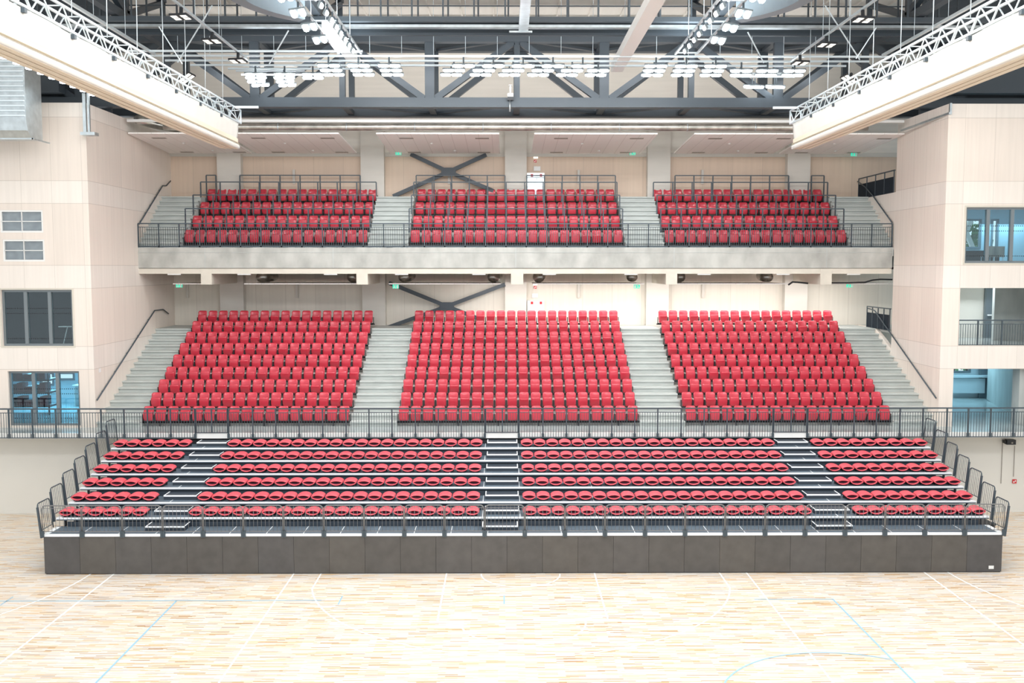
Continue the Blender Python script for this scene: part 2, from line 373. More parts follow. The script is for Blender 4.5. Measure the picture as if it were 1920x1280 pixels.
for i, x in enumerate((388, 627, 967, 1262, 1546)): struct(f'trim_{20+i}', MB().box(PX(x, YB) - 0.012, PX(x, YB) + 0.012, YB - 0.008, YB, 10.07, 10.98), M['concrete2'])
# court lines
def lstrip(mb, a, b, w, z=0.004):
    a, b = Vector((*a, z)), Vector((*b, z)); d = (b - a).normalized(); n = Vector((-d.y, d.x, 0)) * w / 2
    return mb.add([a - n, b - n, b + n, a + n], [(0, 1, 2, 3)])
def larc(mb, cx, cy, r, a0, a1, w, n=60, z=0.004):
    v = []
    for i in range(n + 1):
        t = math.radians(a0 + (a1 - a0) * i / n); v += [(cx + (r - w / 2) * math.cos(t), cy + (r - w / 2) * math.sin(t), z), (cx + (r + w / 2) * math.cos(t), cy + (r + w / 2) * math.sin(t), z)]
    return mb.add(v, [(2 * i, 2 * i + 1, 2 * i + 3, 2 * i + 2) for i in range(n)])
mb = MB(); KX = 0.5; BY = 32.62
for x in (KX - 7.5, KX + 7.5): lstrip(mb, (x, 10), (x, 33), 0.05)
for x in (KX - 2.45, KX + 2.45): lstrip(mb, (x, BY - 5.8), (x, 33), 0.05)
lstrip(mb, (KX - 2.45, BY - 5.8), (KX + 2.45, BY - 5.8), 0.05)
larc(mb, KX, BY - 5.8, 1.8, 180, 360, 0.05); larc(mb, KX, BY - 1.575, 1.3, 180, 360, 0.05)
larc(mb, KX, BY - 1.575, 6.75, 192.1, 347.9, 0.05, 90)
for x in (KX - 6.6, KX + 6.6): lstrip(mb, (x, BY - 2.99), (x, 33), 0.05)
for x in (-12.94, 13.92): lstrip(mb, (x, 10), (x, 33), 0.06)
larc(mb, -22.0, 31.5, 8.3, 270, 360, 0.06); larc(mb, 23.0, 31.5, 8.3, 180, 270, 0.06)
struct('floor_line_white', mb, M['linewhite'])
mb = MB(); lstrip(mb, (-24, 28.56), (-5.6, 28.56), 0.055, 0.006); lstrip(mb, (7.6, 28.56), (10, 28.56), 0.055, 0.006)
for x in (-10.0, 10.0): lstrip(mb, (x, 10), (x, 28.58), 0.055, 0.006)
for x in (-15.15, -5.03, -0.04): lstrip(mb, (x, 28.2), (x, 28.95), 0.04, 0.006)
larc(mb, 8.3, 21.2, 3.3, 60, 190, 0.05, 40, 0.006)
struct('floor_line_blue', mb, M['lineblue'])

# ---------------------------------------------------------------- telescopic stand
SX0, SX1 = -15.2, 16.48
def ty(k): return 31.09 + 0.93 * k
def tz(k): return 1.35 + 0.30 * k
stand = thing('telescopic_stand', 'wide dark pull-out grandstand with white-edged steps on the parquet floor', 'grandstand', (XC, 31.09, 0))
def local(mb): mb.v = [(x - XC, y - 31.09, z) for x, y, z in mb.v]; return mb
n = 27; pw = (SX1 - SX0) / n
for i in range(n):
    a = SX0 + pw * i
    obj('front_panel', local(MB().box(a + 0.004, a + pw - 0.004, 31.10, 31.14, 0.03, tz(0) - 0.08)), PAN[R.randrange(4)], stand)
obj('front_frame', local(MB().box(SX0 + 0.02, SX1 - 0.02, 31.14, 31.2, 0, 1.2)), M['black'], stand)
for k in range(7):
    y0, z = ty(k), tz(k)
    obj('tread', local(MB().box(SX0, SX1, y0 + 0.02, y0 + (1.0 if k < 6 else 0.9), z - 0.09, z)), M['deck'], stand)
    tr = obj('nosing', local(MB().box(SX0, SX1, y0 - 0.01, y0 + 0.02, z - (0.075 if k == 0 else 0.045), z + 0.004).box(SX0, SX1, y0 + 0.02, y0 + 0.05, z, z + 0.004).box(SX0, SX0 + 0.16, y0 + 0.06, y0 + 0.93, z, z + 0.005).box(SX1 - 0.16, SX1, y0 + 0.06, y0 + 0.93, z, z + 0.005)), M['nose'], stand)
    top = 0.17 if k < 6 else 0.12
    obj('riser', local(MB().box(SX0 + 0.35, SX1 - 0.35, y0 + 0.96, y0 + 0.99, z, z + top)), M['riser'] if k < 6 else M['black'], stand)
    obj('gap_shade', local(MB().box(SX0 + 0.6, SX1 - 0.6, y0 + 1.1, y0 + 1.14, z - 0.3, z + 0.21)), M['black'], stand)  # black sheet standing in for the shade in the gap below the nosing
    if k:
        mb = MB()
        for x in (SX0 + 0.22, SX0 + 0.55, SX1 - 0.6, SX1 - 0.27): mb.box(x, x + 0.05, y0 + 0.1, y0 + 0.2, z - 0.32, z - 0.09)
        obj('bracket', local(mb), M['black'], stand)
    for x in ([SX0 + 1.218 * (i + 1) for i in range(25)] if k == 0 else (-11.7, -0.78, 0.5, 11.35, -2.05, 3.1)):
        obj('joint_strip', local(MB().box(x - 0.010, x + 0.010, y0 + 0.05, y0 + 0.94, z, z + 0.004)), M['nose'], stand)
# half-height steps in the three aisles
for ax in range(3):
    for k in range(7):
        a, b = ((-11.99, -10.68), (-0.78, 0.42), (10.40, 11.62))[ax] if k == 0 else ((-12.02, -10.86), (-0.71, 0.47), (10.64, 11.84))[ax]
        y1 = ty(k) + 0.96; z = tz(k) + 0.15; y0 = y1 - 0.60
        st = obj('aisle_step', local(MB().box(a, b, y0 + 0.02, y1, tz(k), z)), M['riser'], stand)
        obj('step_edge', local(MB().box(a, b, y0, y0 + 0.04, z - 0.035, z + 0.01).box(a, a + 0.035, y0 + 0.04, y1, z, z + 0.01).box(b - 0.035, b, y0 + 0.04, y1, z, z + 0.01)), M['nose'], st)
# front guard: 24 round-cornered tubular frames
def guard_mesh(wd, h, name):
    f = MB(); r = 0.13; pts = [(0, 0, 0)]
    for cx, a0 in ((r, 180), (wd - r, 90)):
        for i in range(5): t = math.radians(a0 - 90 * i / 4); pts.append((cx + r * math.cos(t), 0, h - r + r * math.sin(t)))
    pts.append((wd, 0, 0)); f.tube(pts, 0.019, 6)
    f.bar((0, 0, 0.1), (wd, 0, 0.1), 0.02); f.bar((0, 0, h - 0.09), (wd, 0, h - 0.09), 0.014)
    b = MB(); nb = 10
    for i in range(nb): x = wd * (i + 0.5) / nb; b.tube([(x, 0, 0.1), (x, 0, h - 0.01)], 0.0075, 5)
    ft = MB(); ft.box(-0.02, 0.05, -0.04, 0.04, -0.09, 0.12).box(wd - 0.05, wd + 0.02, -0.04, 0.04, -0.09, 0.12)
    return f.mesh(name, M['tube']), b.mesh(name + '_bars', M['tube']), ft.mesh(name + '_foot', M['rail'])
gw = (SX1 - SX0 + 0.06) / 24; gm = guard_mesh(gw - 0.045, 0.965, 'guard_frame')
for i in range(24):
    g = obj('guard_frame', gm[0], None, stand, (SX0 - 0.03 + gw * i + 0.02 - XC, -0.03, tz(0)))
    obj('guard_bars', gm[1], None, g); obj('guard_foot', gm[2], None, g)
# end guards at both ends of every row
for sgn, xe in ((-1, SX0), (1, SX1)):
    for k in range(7):
        y0, z = ty(k), tz(k); h = 1.02; ln = 0.86; x = xe + sgn * 0.07; lean = sgn * 0.10; r = 0.13
        def q(y, zz): return (x + lean * zz / h - XC, y0 + y - 31.09, z + zz)
        pts = [q(0, -0.1)] + [q(r - r * math.cos(math.radians(90 * i / 4)), h - r + r * math.sin(math.radians(90 * i / 4))) for i in range(5)]
        pts += [q(ln - r + r * math.sin(math.radians(90 * i / 4)), h - r + r * math.cos(math.radians(90 * i / 4))) for i in range(5)] + [q(ln, 0.0)]
        g = obj('end_guard', MB().tube(pts, 0.02, 6).bar(q(0, 0.12), q(ln, 0.12), 0.02).bar(q(-0.0, -0.12), q(0, h - 0.12), 0.06, 0.06), M['rail'], stand)
        b = MB()
        for i in range(7): yy = ln * (i + 0.6) / 7.4; b.tube([q(yy, 0.12), q(yy, h - 0.02)], 0.0075, 5)
        obj('guard_bars', b, M['rail'], g)
solo('data_plate', MB().box(0, 0.17, -0.004, 0, 0, 0.11), M['white'], 'small white data plate low on right end of grandstand front', 'label plate', loc=(16.05, 31.098, 0.12))
solo('storage_crate', MB().box(0, 0.7, 0, 0.9, 0.9, 0.94).box(0.05, 0.1, 0.05, 0.1, 0, 0.9).box(0.6, 0.65, 0.05, 0.1, 0, 0.9).box(0.05, 0.1, 0.8, 0.85, 0, 0.9).box(0.6, 0.65, 0.8, 0.85, 0, 0.9).box(0.02, 0.68, 0.02, 0.88, 0.45, 0.9), M['black'], 'black open rack table behind right end of the grandstand', 'rack', loc=(16.85, 33.6, 0))

# folded seats of the telescopic stand: two clam shells
lo = MB().shell(lambda u, v: ((u - .5) * 0.455 * (1 - 0.10 * (1 - v) ** 6), 0.40 * v, 0.030 + 0.075 * (abs(2 * u - 1) ** 2.2) + 0.04 * v), 12, 6, (0, 0, 0.034)).mesh('lower_shell', M['redglare'])
hi = MB().shell(lambda u, v: ((u - .5) * 0.455 * (1 - 0.12 * v ** 4), 0.01 + 0.40 * v, 0.118 + 0.060 * (1 - abs(2 * u - 1) ** 2.4) + 0.075 * v - 0.03 * v * v), 12, 6, (0, 0, 0.030)).mesh('upper_shell', M['redglare'])
hg = MB().box(-0.19, 0.19, 0.34, 0.42, 0.0, 0.12).box(-0.16, -0.12, 0.08, 0.36, 0.0, 0.06).box(0.12, 0.16, 0.08, 0.36, 0.0, 0.06).mesh('hinge_bracket', M['black'])
cu = MB().shell(lambda u, v: ((u - .5) * 0.38, 0.07 + 0.30 * v, 0.060 + 0.06 * (abs(2 * u - 1) ** 2.2) + 0.02 * v), 8, 3, (0, 0, 0.055)).mesh('dark_cushion', mat('dark_upholstery', (0.045, 0.012, 0.025), 0.9))
TB = [(-14.95, 0.5, 6, 'left end'), (-10.54, 0.4955, 20, 'left middle'), (0.83, 0.4955, 20, 'right middle'), (12.18, 0.503, 9, 'right end')]
RN = ['bottom', 'second', 'third', 'fourth', 'fifth', 'top']
proto = thing('folding_chair', 'x', 'seat')
obj('lower_shell', lo, None, proto); obj('upper_shell', hi, None, proto); obj('hinge_bracket', hg, None, proto); obj('dark_cushion', cu, None, proto)
first = True
for k in range(1, 7):
    for x0, p, n, bn in TB:
        for i in range(n):
            o = proto if first else copy_tree(proto); first = False
            o.location = (x0 + p * i, ty(k) + 0.13, tz(k) + 0.006)
            tag(o, f'red seat folded shut, {ORD[i]} from left, {bn} block, {RN[k-1]} row of pull-out stand', 'seat', 'folded seats on the pull-out stand')

# ---------------------------------------------------------------- tip-up seats of the fixed tiers
def bk(u, v):
    s = 2 * u - 1; wd = 0.207 * (1 - 0.25 * max(0, (v - 0.86) / 0.14) ** 2) * (1 - 0.05 * (1 - v))
    return (s * wd, 0.10 + 0.05 * v + 0.04 * max(0, v - 0.85) / 0.15 - 0.045 * s * s, 0.36 + 0.455 * v)
bkm = MB().shell(bk, 8, 8, (0, 0.022, 0)).mesh('backrest', M['red'])
def pn(u, v):
    s = 2 * u - 1; wd = 0.196 * (1 - 0.10 * max(0, (v - 0.8) / 0.2) ** 2) * (1 - 0.12 * max(0, (0.2 - v) / 0.2) ** 2)
    return (s * wd, -0.045 * (1 - s * s * 0.5) - 0.02 * math.sin(math.pi * v) , 0.39 * v)
pnm = MB().shell(pn, 8, 8, (0, 0.03, 0)).mesh('seat_pan', M['redpan'])
brm = MB().box(-0.246, -0.228, -0.02, 0.14, 0.16, 0.50).box(0.228, 0.246, -0.02, 0.14, 0.16, 0.50).box(-0.25, 0.25, 0.02, 0.10, 0.15, 0.21).mesh('side_bracket', M['black'])
proto2 = thing('stadium_chair', 'x', 'seat')
obj('backrest', bkm, None, proto2); pan0 = obj('seat_pan', pnm, None, proto2, (0, 0.03, 0.235)); obj('side_bracket', brm, None, proto2)
MR = ['front', 'second', 'third', 'fourth', 'fifth', 'sixth']
first = True; rest = {'r': MB(), 'p': MB(), 'b': MB()}
def pan_angle():
    t = R.random()
    return math.radians(4 + R.random() * 3) if t < 0.76 else math.radians(17 + R.random() * 12)
def merge(dst, me, mtx):
    k = len(dst.v); dst.v += [tuple(mtx @ v.co) for v in me.vertices]
    dst.f += [tuple(i + k for i in p.vertices) for p in me.polygons]; dst.sm += [True] * len(me.polygons)
def far_seat(x, y, z):
    T = Matrix.Translation((x, y, z)); merge(rest['r'], bkm, T); merge(rest['b'], brm, T)
    merge(rest['p'], pnm, T @ Matrix.Translation((0, 0.03, 0.235)) @ Matrix.Rotation(pan_angle(), 4, 'X'))
SYO = -0.28
for k in range(9):
    y = RY0 + RDY * k + SYO; z = mid_z(k)
    for bi, (a, b, n) in enumerate(BLK):
        for i in range(n):
            x = a + (b - a) * (i + 0.5) / n
            if k < 6:
                o = proto2 if first else copy_tree(proto2); first = False
                o.location = (x, y, z)
                pn_o = [c for c in o.children if c.name.startswith('seat_pan')][0]; pn_o.rotation_euler = (pan_angle(), 0, 0)
                tag(o, f'red tip-up seat, {ORD[i]} from left in {MR[k]} row of {BN[bi]} block, middle tier', 'seat', 'red tip-up seats of the middle tier')
            else: far_seat(x, y, z)
for k in range(4):
    for a, b, n in BLK:
        for i in range(n): far_seat(0.99 * (a + (b - a) * (i + 0.5) / n), UY0 - 0.18 + UDY * k, up_z(k))
far = thing('stadium_chair', 'remaining red tip-up seats, top rows of middle tier and whole upper balcony', 'seats', (0, 0, 0)); far['kind'] = 'stuff'
obj('backrest', rest['r'], M['red'], far)['kind'] = 'stuff'; obj('seat_pan', rest['p'], M['redpan'], far)['kind'] = 'stuff'; obj('side_bracket', rest['b'], M['black'], far)['kind'] = 'stuff'
# beams that carry each block row
MR9 = MR + ['seventh', 'eighth', 'top']
for k in range(9):
    for bi, (a, b, n) in enumerate(BLK):
        y = RY0 + RDY * k + SYO + 0.06
        t = thing('seat_beam', f'black steel beam under {MR9[k]} row of seats, {BN[bi]} block of middle tier', 'seat beam', (a, y, mid_z(k)), 'black seat beams')
        obj('beam', MB().box(-0.04, b - a + 0.04, -0.04, 0.05, 0.13, 0.19), M['black'], t)
        for j in range(6):
            xx = (b - a) * (j + 0.5) / 6; obj('leg', MB().box(xx - 0.025, xx + 0.025, -0.03, 0.03, 0, 0.13), M['black'], t)
for k in range(4):
    for bi, (a, b, n) in enumerate(BLK):
        y = UY0 - 0.18 + UDY * k + 0.06
        t = thing('seat_beam', f'black steel beam under {MR9[k] if k < 3 else "top"} row of seats, {BN[bi]} block of balcony', 'seat beam', (a * .99, y, up_z(k)), 'black seat beams')
        obj('beam', MB().box(-0.04, (b - a) * .99 + 0.04, -0.04, 0.05, 0.1, 0.19), M['black'], t)
        for j in range(6):
            xx = .99 * (b - a) * (j + 0.5) / 6; obj('leg', MB().box(xx - 0.025, xx + 0.025, -0.03, 0.03, 0, 0.1), M['black'], t)

# ---------------------------------------------------------------- railings
def railing(name, label, xs, Y, z0, h, group, low=0.17, bottom=0.0, mat_=None, step=0.105, kick=0, mid=None):
    mat_ = mat_ or M['rail']; x0, x1 = xs[0], xs[-1]
    t = thing(name, label, 'railing', (x0, Y, z0), group)
    obj('top_rail', MB().box(0, x1 - x0, -0.028, 0.028, h - 0.05, h), mat_, t)
    if step: obj('lower_rail', MB().box(0, x1 - x0, -0.015, 0.015, h - low - 0.025, h - low), mat_, t); obj('bottom_rail', MB().box(0, x1 - x0, -0.015, 0.015, bottom + 0.0, bottom + 0.03), mat_, t)
    for i, x in enumerate(xs):
        p = MB().box(x - x0 - 0.026, x - x0 + 0.026, -0.03, 0.03, bottom if i in (0, len(xs) - 1) or mid is None else bottom, h - 0.03)
        if kick == 2: p.box(x - x0 - 0.045, x - x0 + 0.045, -0.05, 0.02, bottom, bottom + 0.17)
        obj('post', p, mat_, t)
    if step:
        for a, b in zip(xs, xs[1:]):
            m_ = max(2, round((b - a) / step)); bb = MB()
            for i in range(1, m_): x = a + (b - a) * i / m_ - x0; bb.box(x - 0.008, x + 0.008, -0.008, 0.008, bottom, h - low)
            obj('bar_panel', bb, mat_, t)
    if kick == 1: obj('kick_plate', MB().box(0, x1 - x0, -0.03, -0.015, bottom - 0.04, bottom + 0.09), mat_, t)
    return t
YR = 37.58
def xs_of(l): return [PX(v, YR, 800) for v in l]
G = 'mezzanine railing sections'
left_all = [-1.0 * 0 + v for v in (-70, -26, 17, 61, 105, 148, 190, 233, 277, 320, 366)]
railing('railing', 'dark barred railing at left mezzanine edge in front of glazed storeroom', xs_of(left_all), YR, 3.38, 1.19, G, kick=2)
railing('railing_gate', 'barred gate in mezzanine railing above left aisle of grandstand', xs_of([367.5, 397, 427]), YR, 3.38, 1.19, G, bottom=0.2)
railing('railing', 'dark barred mezzanine railing between left and centre gates', xs_of([428.5, 474, 517, 561, 605, 649, 692, 735, 779, 822, 865, 909]), YR, 3.38, 1.19, G, kick=2)
railing('railing_gate', 'barred gate in mezzanine railing above centre aisle of grandstand', xs_of([910.5, 942, 971.5]), YR, 3.38, 1.19, G, bottom=0.2)
railing('railing', 'dark barred mezzanine railing between centre and right gates', xs_of([973, 1018, 1062, 1105, 1147, 1190, 1233, 1277, 1320, 1363, 1405, 1449]), YR, 3.38, 1.19, G, kick=2)
railing('railing_gate', 'barred gate in mezzanine railing above right aisle of grandstand', xs_of([1450.5, 1483, 1512.5]), YR, 3.38, 1.19, G, bottom=0.2)
railing('railing', 'dark barred railing at right mezzanine edge by open gallery', xs_of([1514, 1558, 1601, 1643, 1687, 1730, 1775, 1815, 1857, 1900, 1943, 1986]), YR, 3.38, 1.19, G, kick=2)
nb = 37; railing('railing', 'long dark barred railing along concrete balcony front', [XL + 0.02 + (XR - XL - 0.1) * i / nb for i in range(nb + 1)], YB + 0.04, 10.98, 1.12, None, kick=1)
BR = ['second', 'third', 'top']
for k in range(1, 4):
    for bi, (a, b, n) in enumerate(BLK):
        y = UY0 - UDY / 2 + UDY * (k - 1) + 0.3 + 0.66; m_ = 9 if n == 17 else 11
        railing('row_guard', f'thin dark guard rail before {BR[k-1]} seat row, {BN[bi]} block of balcony', [.99 * a - 0.08 + (b - a) * (.99) * i / m_ + 0.1 * i / m_ for i in range(m_ + 1)], y, up_z(k), 1.12, 'balcony row guards', step=0)
CX = [(PX(a, 48.3), PX(b, 48.3)) for a, b in ((416, 460), (681, 724), (947, 987), (1210, 1252), (1468, 1510))]
for nm, a, b in (('left of the first column', -14.75, CX[0][0]), ('between first and second columns', CX[0][1], CX[1][0]), ('between second and third columns', -4.4, CX[2][0]), ('between third and fourth columns', CX[2][1], 5.45), ('between fourth and fifth columns', CX[3][1] + .2, CX[4][0]), ('right of the fifth column', CX[4][1], 15.8)):
    m_ = max(1, round((b - a) / 0.93)); railing('rear_guard', f'dark rear guard rail of balcony, {nm}', [a + (b - a) * i / m_ for i in range(m_ + 1)], 47.95, 13.14, 1.5, 'balcony rear guards', step=0)
# right gallery railing, middle opening
railing('railing', 'dark barred railing in open gallery of right tower', [HR[1][0] + 0.02, PX(1835, YT), PX(1880, YT), PX(1925, YT), 22.4], YT + 0.1, HR[1][2], 1.05, G)
# wall handrails
def handrail(label, pts, dx):
    t = thing('handrail', label, 'handrail', pts[0]); o = Vector(pts[0]); L = [Vector(p) - o for p in pts]
    obj('rail', MB().tube(L, 0.03, 8), M['rail'], t)
    for i in range(5):
        a, b = L[0], L[1]; p = a + (b - a) * (i + 0.5) / 5
        obj('bracket', MB().bar(p, p + Vector((dx, 0, -0.06)), 0.02), M['rail'], t)
def onx(x, y, X):
    d = _f + _r * ((x - 960) / FPX) - _u * ((y - 640) / FPX); return Vector((0, 0, HZ)) + d * (X / d.x)
xl, xr = XL + 0.09, XR - 0.09
handrail('long dark handrail climbing left wall beside middle tier stairs', [onx(182, 750, xl), onx(290, 582, xl), onx(306, 580, xl), onx(316, 588, xl)], -0.09)
handrail('dark handrail climbing left wall beside upper balcony stairs', [onx(261, 420, xl), onx(305, 348, xl), onx(312, 348, xl), onx(320, 339, xl)], -0.09)
handrail('long dark handrail climbing right parapet beside middle tier stairs', [onx(1755, 746, xr), onx(1640, 582, xr), onx(1628, 578, xr)], 0.09)
handrail('dark handrail descending right parapet beside upper balcony stairs', [onx(1673, 418, xr), onx(1636, 366, xr), onx(1622, 350, xr), onx(1608, 340, xr)], 0.09)
for lab, z, ya, yb in (('dark solid guard panel beside right opening of upper balcony', 13.5, 44.1, 48.5), ('dark solid guard panel at top right of middle tier stairs', 7.18, 44.1, 46.9)):
    t = thing('gangway_guard', lab, 'guard', (XR - 0.02, ya, z)); L = yb - ya
    obj('panel', MB().box(0, 0.03, 0, L, 0.0, 0.72), mat('navy_panel', (0.012, 0.020, 0.030), 0.7, spec=0.2) if z > 10 else bpy.data.materials['navy_panel'], t)
    obj('top_rail', MB().box(-0.02, 0.04, -0.05, L, 0.98, 1.03), M['rail'], t)
    for i in range(5): obj('post', MB().box(-0.02, 0.02, L * i / 4 - 0.02, L * i / 4 + 0.02, 0, 1.0), M['rail'], t)

# ---------------------------------------------------------------- steel roof trusses
def truss_x(label, Y, z0, z1, hb, hw):
    t = thing('roof_truss', label, 'roof truss', (0, Y, z0))
    H_ = z1 - z0
    obj('bottom_chord', MB().box(-30, 31, -0.2, 0.2, 0, 0.38), M['steel'], t).data['i'] = 0
    obj('bottom_flange', MB().box(-30, 31, -0.24, 0.24, -0.03, 0.0), M['steel'], t)
    obj('top_chord', MB().box(-30, 31, -0.2, 0.2, H_ - 0.38, H_), M['steel'], t)
    xb = -25.4
    while xb < 30:
        obj('post', MB().box(xb - 0.2, xb + 0.2, -0.12, 0.12, 0.38, H_ - 0.38), M['steel'], t)
        obj('post', MB().box(xb + 3.7 - 0.12, xb + 3.7 + 0.12, -0.12, 0.12, 0.38, H_ - 0.38), M['steel'], t)
        for s in (-1, 1):
            obj('diagonal', MB().bar((xb + s * 0.25, 0, 0.36), (xb + s * 3.55, 0, H_ - 0.36), 0.24, 0.26), M['steel'], t)
        xb += 7.4
    return t
truss_x('front dark steel roof truss spanning above the upper balcony', 41.5, 16.88, 19.95, 0, 0)
truss_x('rear dark steel roof truss just behind the front one', 44.0, 16.88, 20.1, 0, 0)
t = thing('truss_bracing', 'flat dark steel cross bracing between the two roof trusses', 'bracing', (0, 41.5, 16.9))
xb = -10.6
while xb < 12:
    for zz in (0.0, 2.75):
        obj('strut', MB().bar((xb, 0.2, zz + .1), (xb, 2.3, zz + .1), 0.28, 0.16), M['steel'], t)
        for s in (-1, 1): obj('brace', MB().bar((xb + s * 0.2, 2.3, zz + .1), (xb + s * 3.6, 0.2, zz + .1), 0.22, 0.1), M['steel'], t)
        obj('strut', MB().bar((xb + 3.7, 0.2, zz + .1), (xb + 3.7, 2.3, zz + .1), 0.26, 0.16), M['steel'], t)
    xb += 7.4
def truss_y(label, X, y0, y1, z0, z1):
    t = thing('roof_truss', label, 'roof truss', (X, y0, z0)); L = y1 - y0; H_ = z1 - z0
    obj('bottom_chord', MB().box(-0.15, 0.15, 0, L, 0, 0.3), M['steel'], t); obj('top_chord', MB().box(-0.15, 0.15, 0, L, H_ - 0.3, H_), M['steel'], t)
    n = 6; d = L / n
    for i in range(n + 1): obj('post', MB().box(-0.1, 0.1, d * i - 0.12 if i else 0, d * i + 0.12 if i < n else L, 0.3, H_ - 0.3), M['steel'], t)
    for i in range(n):
        a, b = ((0, d * i, 0.3), (0, d * (i + 1), H_ - 0.3)) if i % 2 else ((0, d * i, H_ - 0.3), (0, d * (i + 1), 0.3))
        obj('diagonal', MB().bar(a, b, 0.2, 0.24), M['steel'], t)
for nm, X in (('far left', -14.3), ('left centre', -6.9), ('right centre', 7.9), ('far right', 15.3)):
    truss_y(f'{nm} dark steel truss running from front truss towards the court', X, 17, 41.2, 19.3, 21.4)
for nm, X in (('left', -21.7), ('right', 22.7)):
    solo('edge_beam', MB().box(X - 7, X + 3.2, 40.6, 41.2, 17.35, 18.4), M['steel'], f'deep dark steel edge beam above {nm} timber tower', 'beam', 'edge beams')
# catwalk
t = thing('catwalk', 'dark steel catwalk with handrails hanging below the roof', 'catwalk', (XC, 36, 18.85))
obj('front_beam', MB().box(-26, 26, 0, 0.15, 0.24, 0.41), M['steel'], t); obj('rear_beam', MB().box(-26, 26, 1.2, 1.35, 0.02, 0.24), M['steel'], t)
obj('walkway', MB().box(-26, 26, 0.15, 1.2, 0.24, 0.28), M['steel'], t); obj('cable_tray', MB().box(-26, 26, 0.3, 0.6, 0.10, 0.20), M['galv'], t)
obj('handrail', MB().box(-26, 26, 0.05, 0.09, 1.10, 1.14).box(-26, 26, 1.25, 1.29, 1.1, 1.14), M['steel'], t)
for i in range(46):
    x = -25.6 + 1.14 * i
    obj('hanger', MB().box(x - 0.03, x + 0.03, 0.04, 0.1, 0.3, 2.72).box(x + 0.12 - 0.03, x + 0.12 + 0.03, 1.24, 1.3, 0.05, 2.72), M['steel'], t)
solo('roof_beam', MB().box(-28, 29, 45.0, 45.25, 21.08, 21.3), M['steel'], 'dark steel purlin beam just under the roof behind the trusses', 'beam')
# cross bracing at the back wall
for lab, c, ends, Y in (('dark steel cross brace behind balcony seats, left of centre column', (841, 322), ((770, 289), (912, 290), (737, 368), (925, 358)), 48.2), ('dark steel cross brace below balcony, left of centre column', (838, 574), ((729, 530), (947, 533), (729, 613), (905, 600)), 48.2)):
    o = P(*c, Y); t = thing('cross_brace', lab, 'brace', o)
    obj('gusset', MB().box(-0.36, 0.36, -0.10, 0.09, -0.2, 0.2), M['steel'], t)
    for e in ends: obj('brace_arm', MB().bar((0, 0, 0), P(*e, Y) - o, 0.16, 0.19), M['steel'], t)

# ---------------------------------------------------------------- suspended ceilings and ducts
ZC = 15.99
CP = [(-16.62, -12.55), (-12.3, -7.35), (-5.7, -0.27), (1.29, 6.74), (8.37, 13.3), (13.6, 17.7)]
CPN = ['leftmost', 'second from left', 'third from left', 'third from right', 'second from right', 'rightmost']
for (a, b), nm in zip(CP, CPN):
    t = thing('ceiling_panel', f'{nm} pale suspended ceiling panel above the balcony', 'ceiling panel', (a, 43, 15.96), 'suspended ceiling panels')
    obj('panel', MB().hexa([(0, 0, 0), (b - a, 0, 0), (b - a, 5.2, -0.25), (0, 5.2, -0.25), (0, 0, 0.06), (b - a, 0, 0.06), (b - a, 5.2, -0.19), (0, 5.2, -0.19)]), M['tile'], t)
    for fx in (0.17, 0.8):
        for fy in (0.9, 4.7):
            x = fx * (b - a); obj('air_vent', MB().hexa([(x, fy, -0.048 * fy - 0.012), (x + 0.62, fy, -0.048 * fy - 0.012), (x + 0.62, fy + 0.25, -0.048 * fy - 0.024), (x, fy + 0.25, -0.048 * fy - 0.024), (x, fy, -0.048 * fy + .01), (x + 0.62, fy, -0.048 * fy + .01), (x + 0.62, fy + 0.25, -0.048 * fy), (x, fy + 0.25, -0.048 * fy)]), M['vent'], t)
    for fx, fy in ((0.42, 2.2), (0.6, 4.2)):
        x = fx * (b - a); obj('smoke_detector', MB().tube([(x, fy, -0.048 * fy - 0.06), (x, fy, -0.048 * fy)], 0.06, 8), M['white'], t)
for (a, b), nm in zip(((327, 380), (460, 670), (730, 939), (999, 1207), (1268, 1475), (1556, 1674)), CPN):
    X0, X1 = PX(a, 45), PX(b, 45)
    solo('lower_ceiling', MB().box(X0, X1, 45, 48.1, 9.30, 9.345), M['tile'], f'{nm} thin suspended ceiling below the balcony', 'ceiling panel', 'lower suspended ceilings')
mb = MB(); 
t = thing('ventilation_duct', 'long round silver duct running above the ceiling panels', 'duct', (0, 42.9, 16.25))
obj('duct_pipe', MB().tube([(x, 0, 0) for x in range(-15, 17)], 0.16, 14), M['duct'], t)
for x in range(-13, 16, 3): obj('duct_collar', MB().tube([(x, 0, 0), (x + 0.05, 0, 0)], 0.175, 14), M['galv'], t)
solo('light_trough', MB().box(-16.5, 17.5, 42.6, 42.75, 16.42, 16.53), M['white'], 'long straight white trough above the silver duct', 'trough')
mb = MB().tube([onx(258, 224, -16.1), P(290, 233, 44.2), P(330, 240, 43.9), P(380, 240, 43.8), P(445, 241, 43.8)], 0.20, 14)
solo('flexible_duct', mb, M['duct'], 'bent silver duct emerging from left wall above balcony ceiling', 'duct')
for x, lab in ((250 * .25 + 240 + 170, ''), ):
    pass
for x, r_, nm in ((490, 0.26, 'left of second rib'), (661, 0.27, 'just left of second rib'), (757, 0.26, 'right of second rib'), (925, 0.28, 'just left of centre rib'), (1010, 0.28, 'just right of centre rib'), (1186, 0.24, 'left of fourth rib'), (1275, 0.26, 'just right of fourth rib'), (1440, 0.25, 'left of rightmost rib')):
    solo('round_duct', MB().tube([P(x, 519, 46), P(x, 519, 46) + Vector((0.05, 0.9, 0)), P(x, 519, 46) + Vector((0.15, 1.8, 0.05))], r_, 14), M['duct'], f'short silver duct end under balcony, {nm}', 'duct', 'duct ends under the balcony')
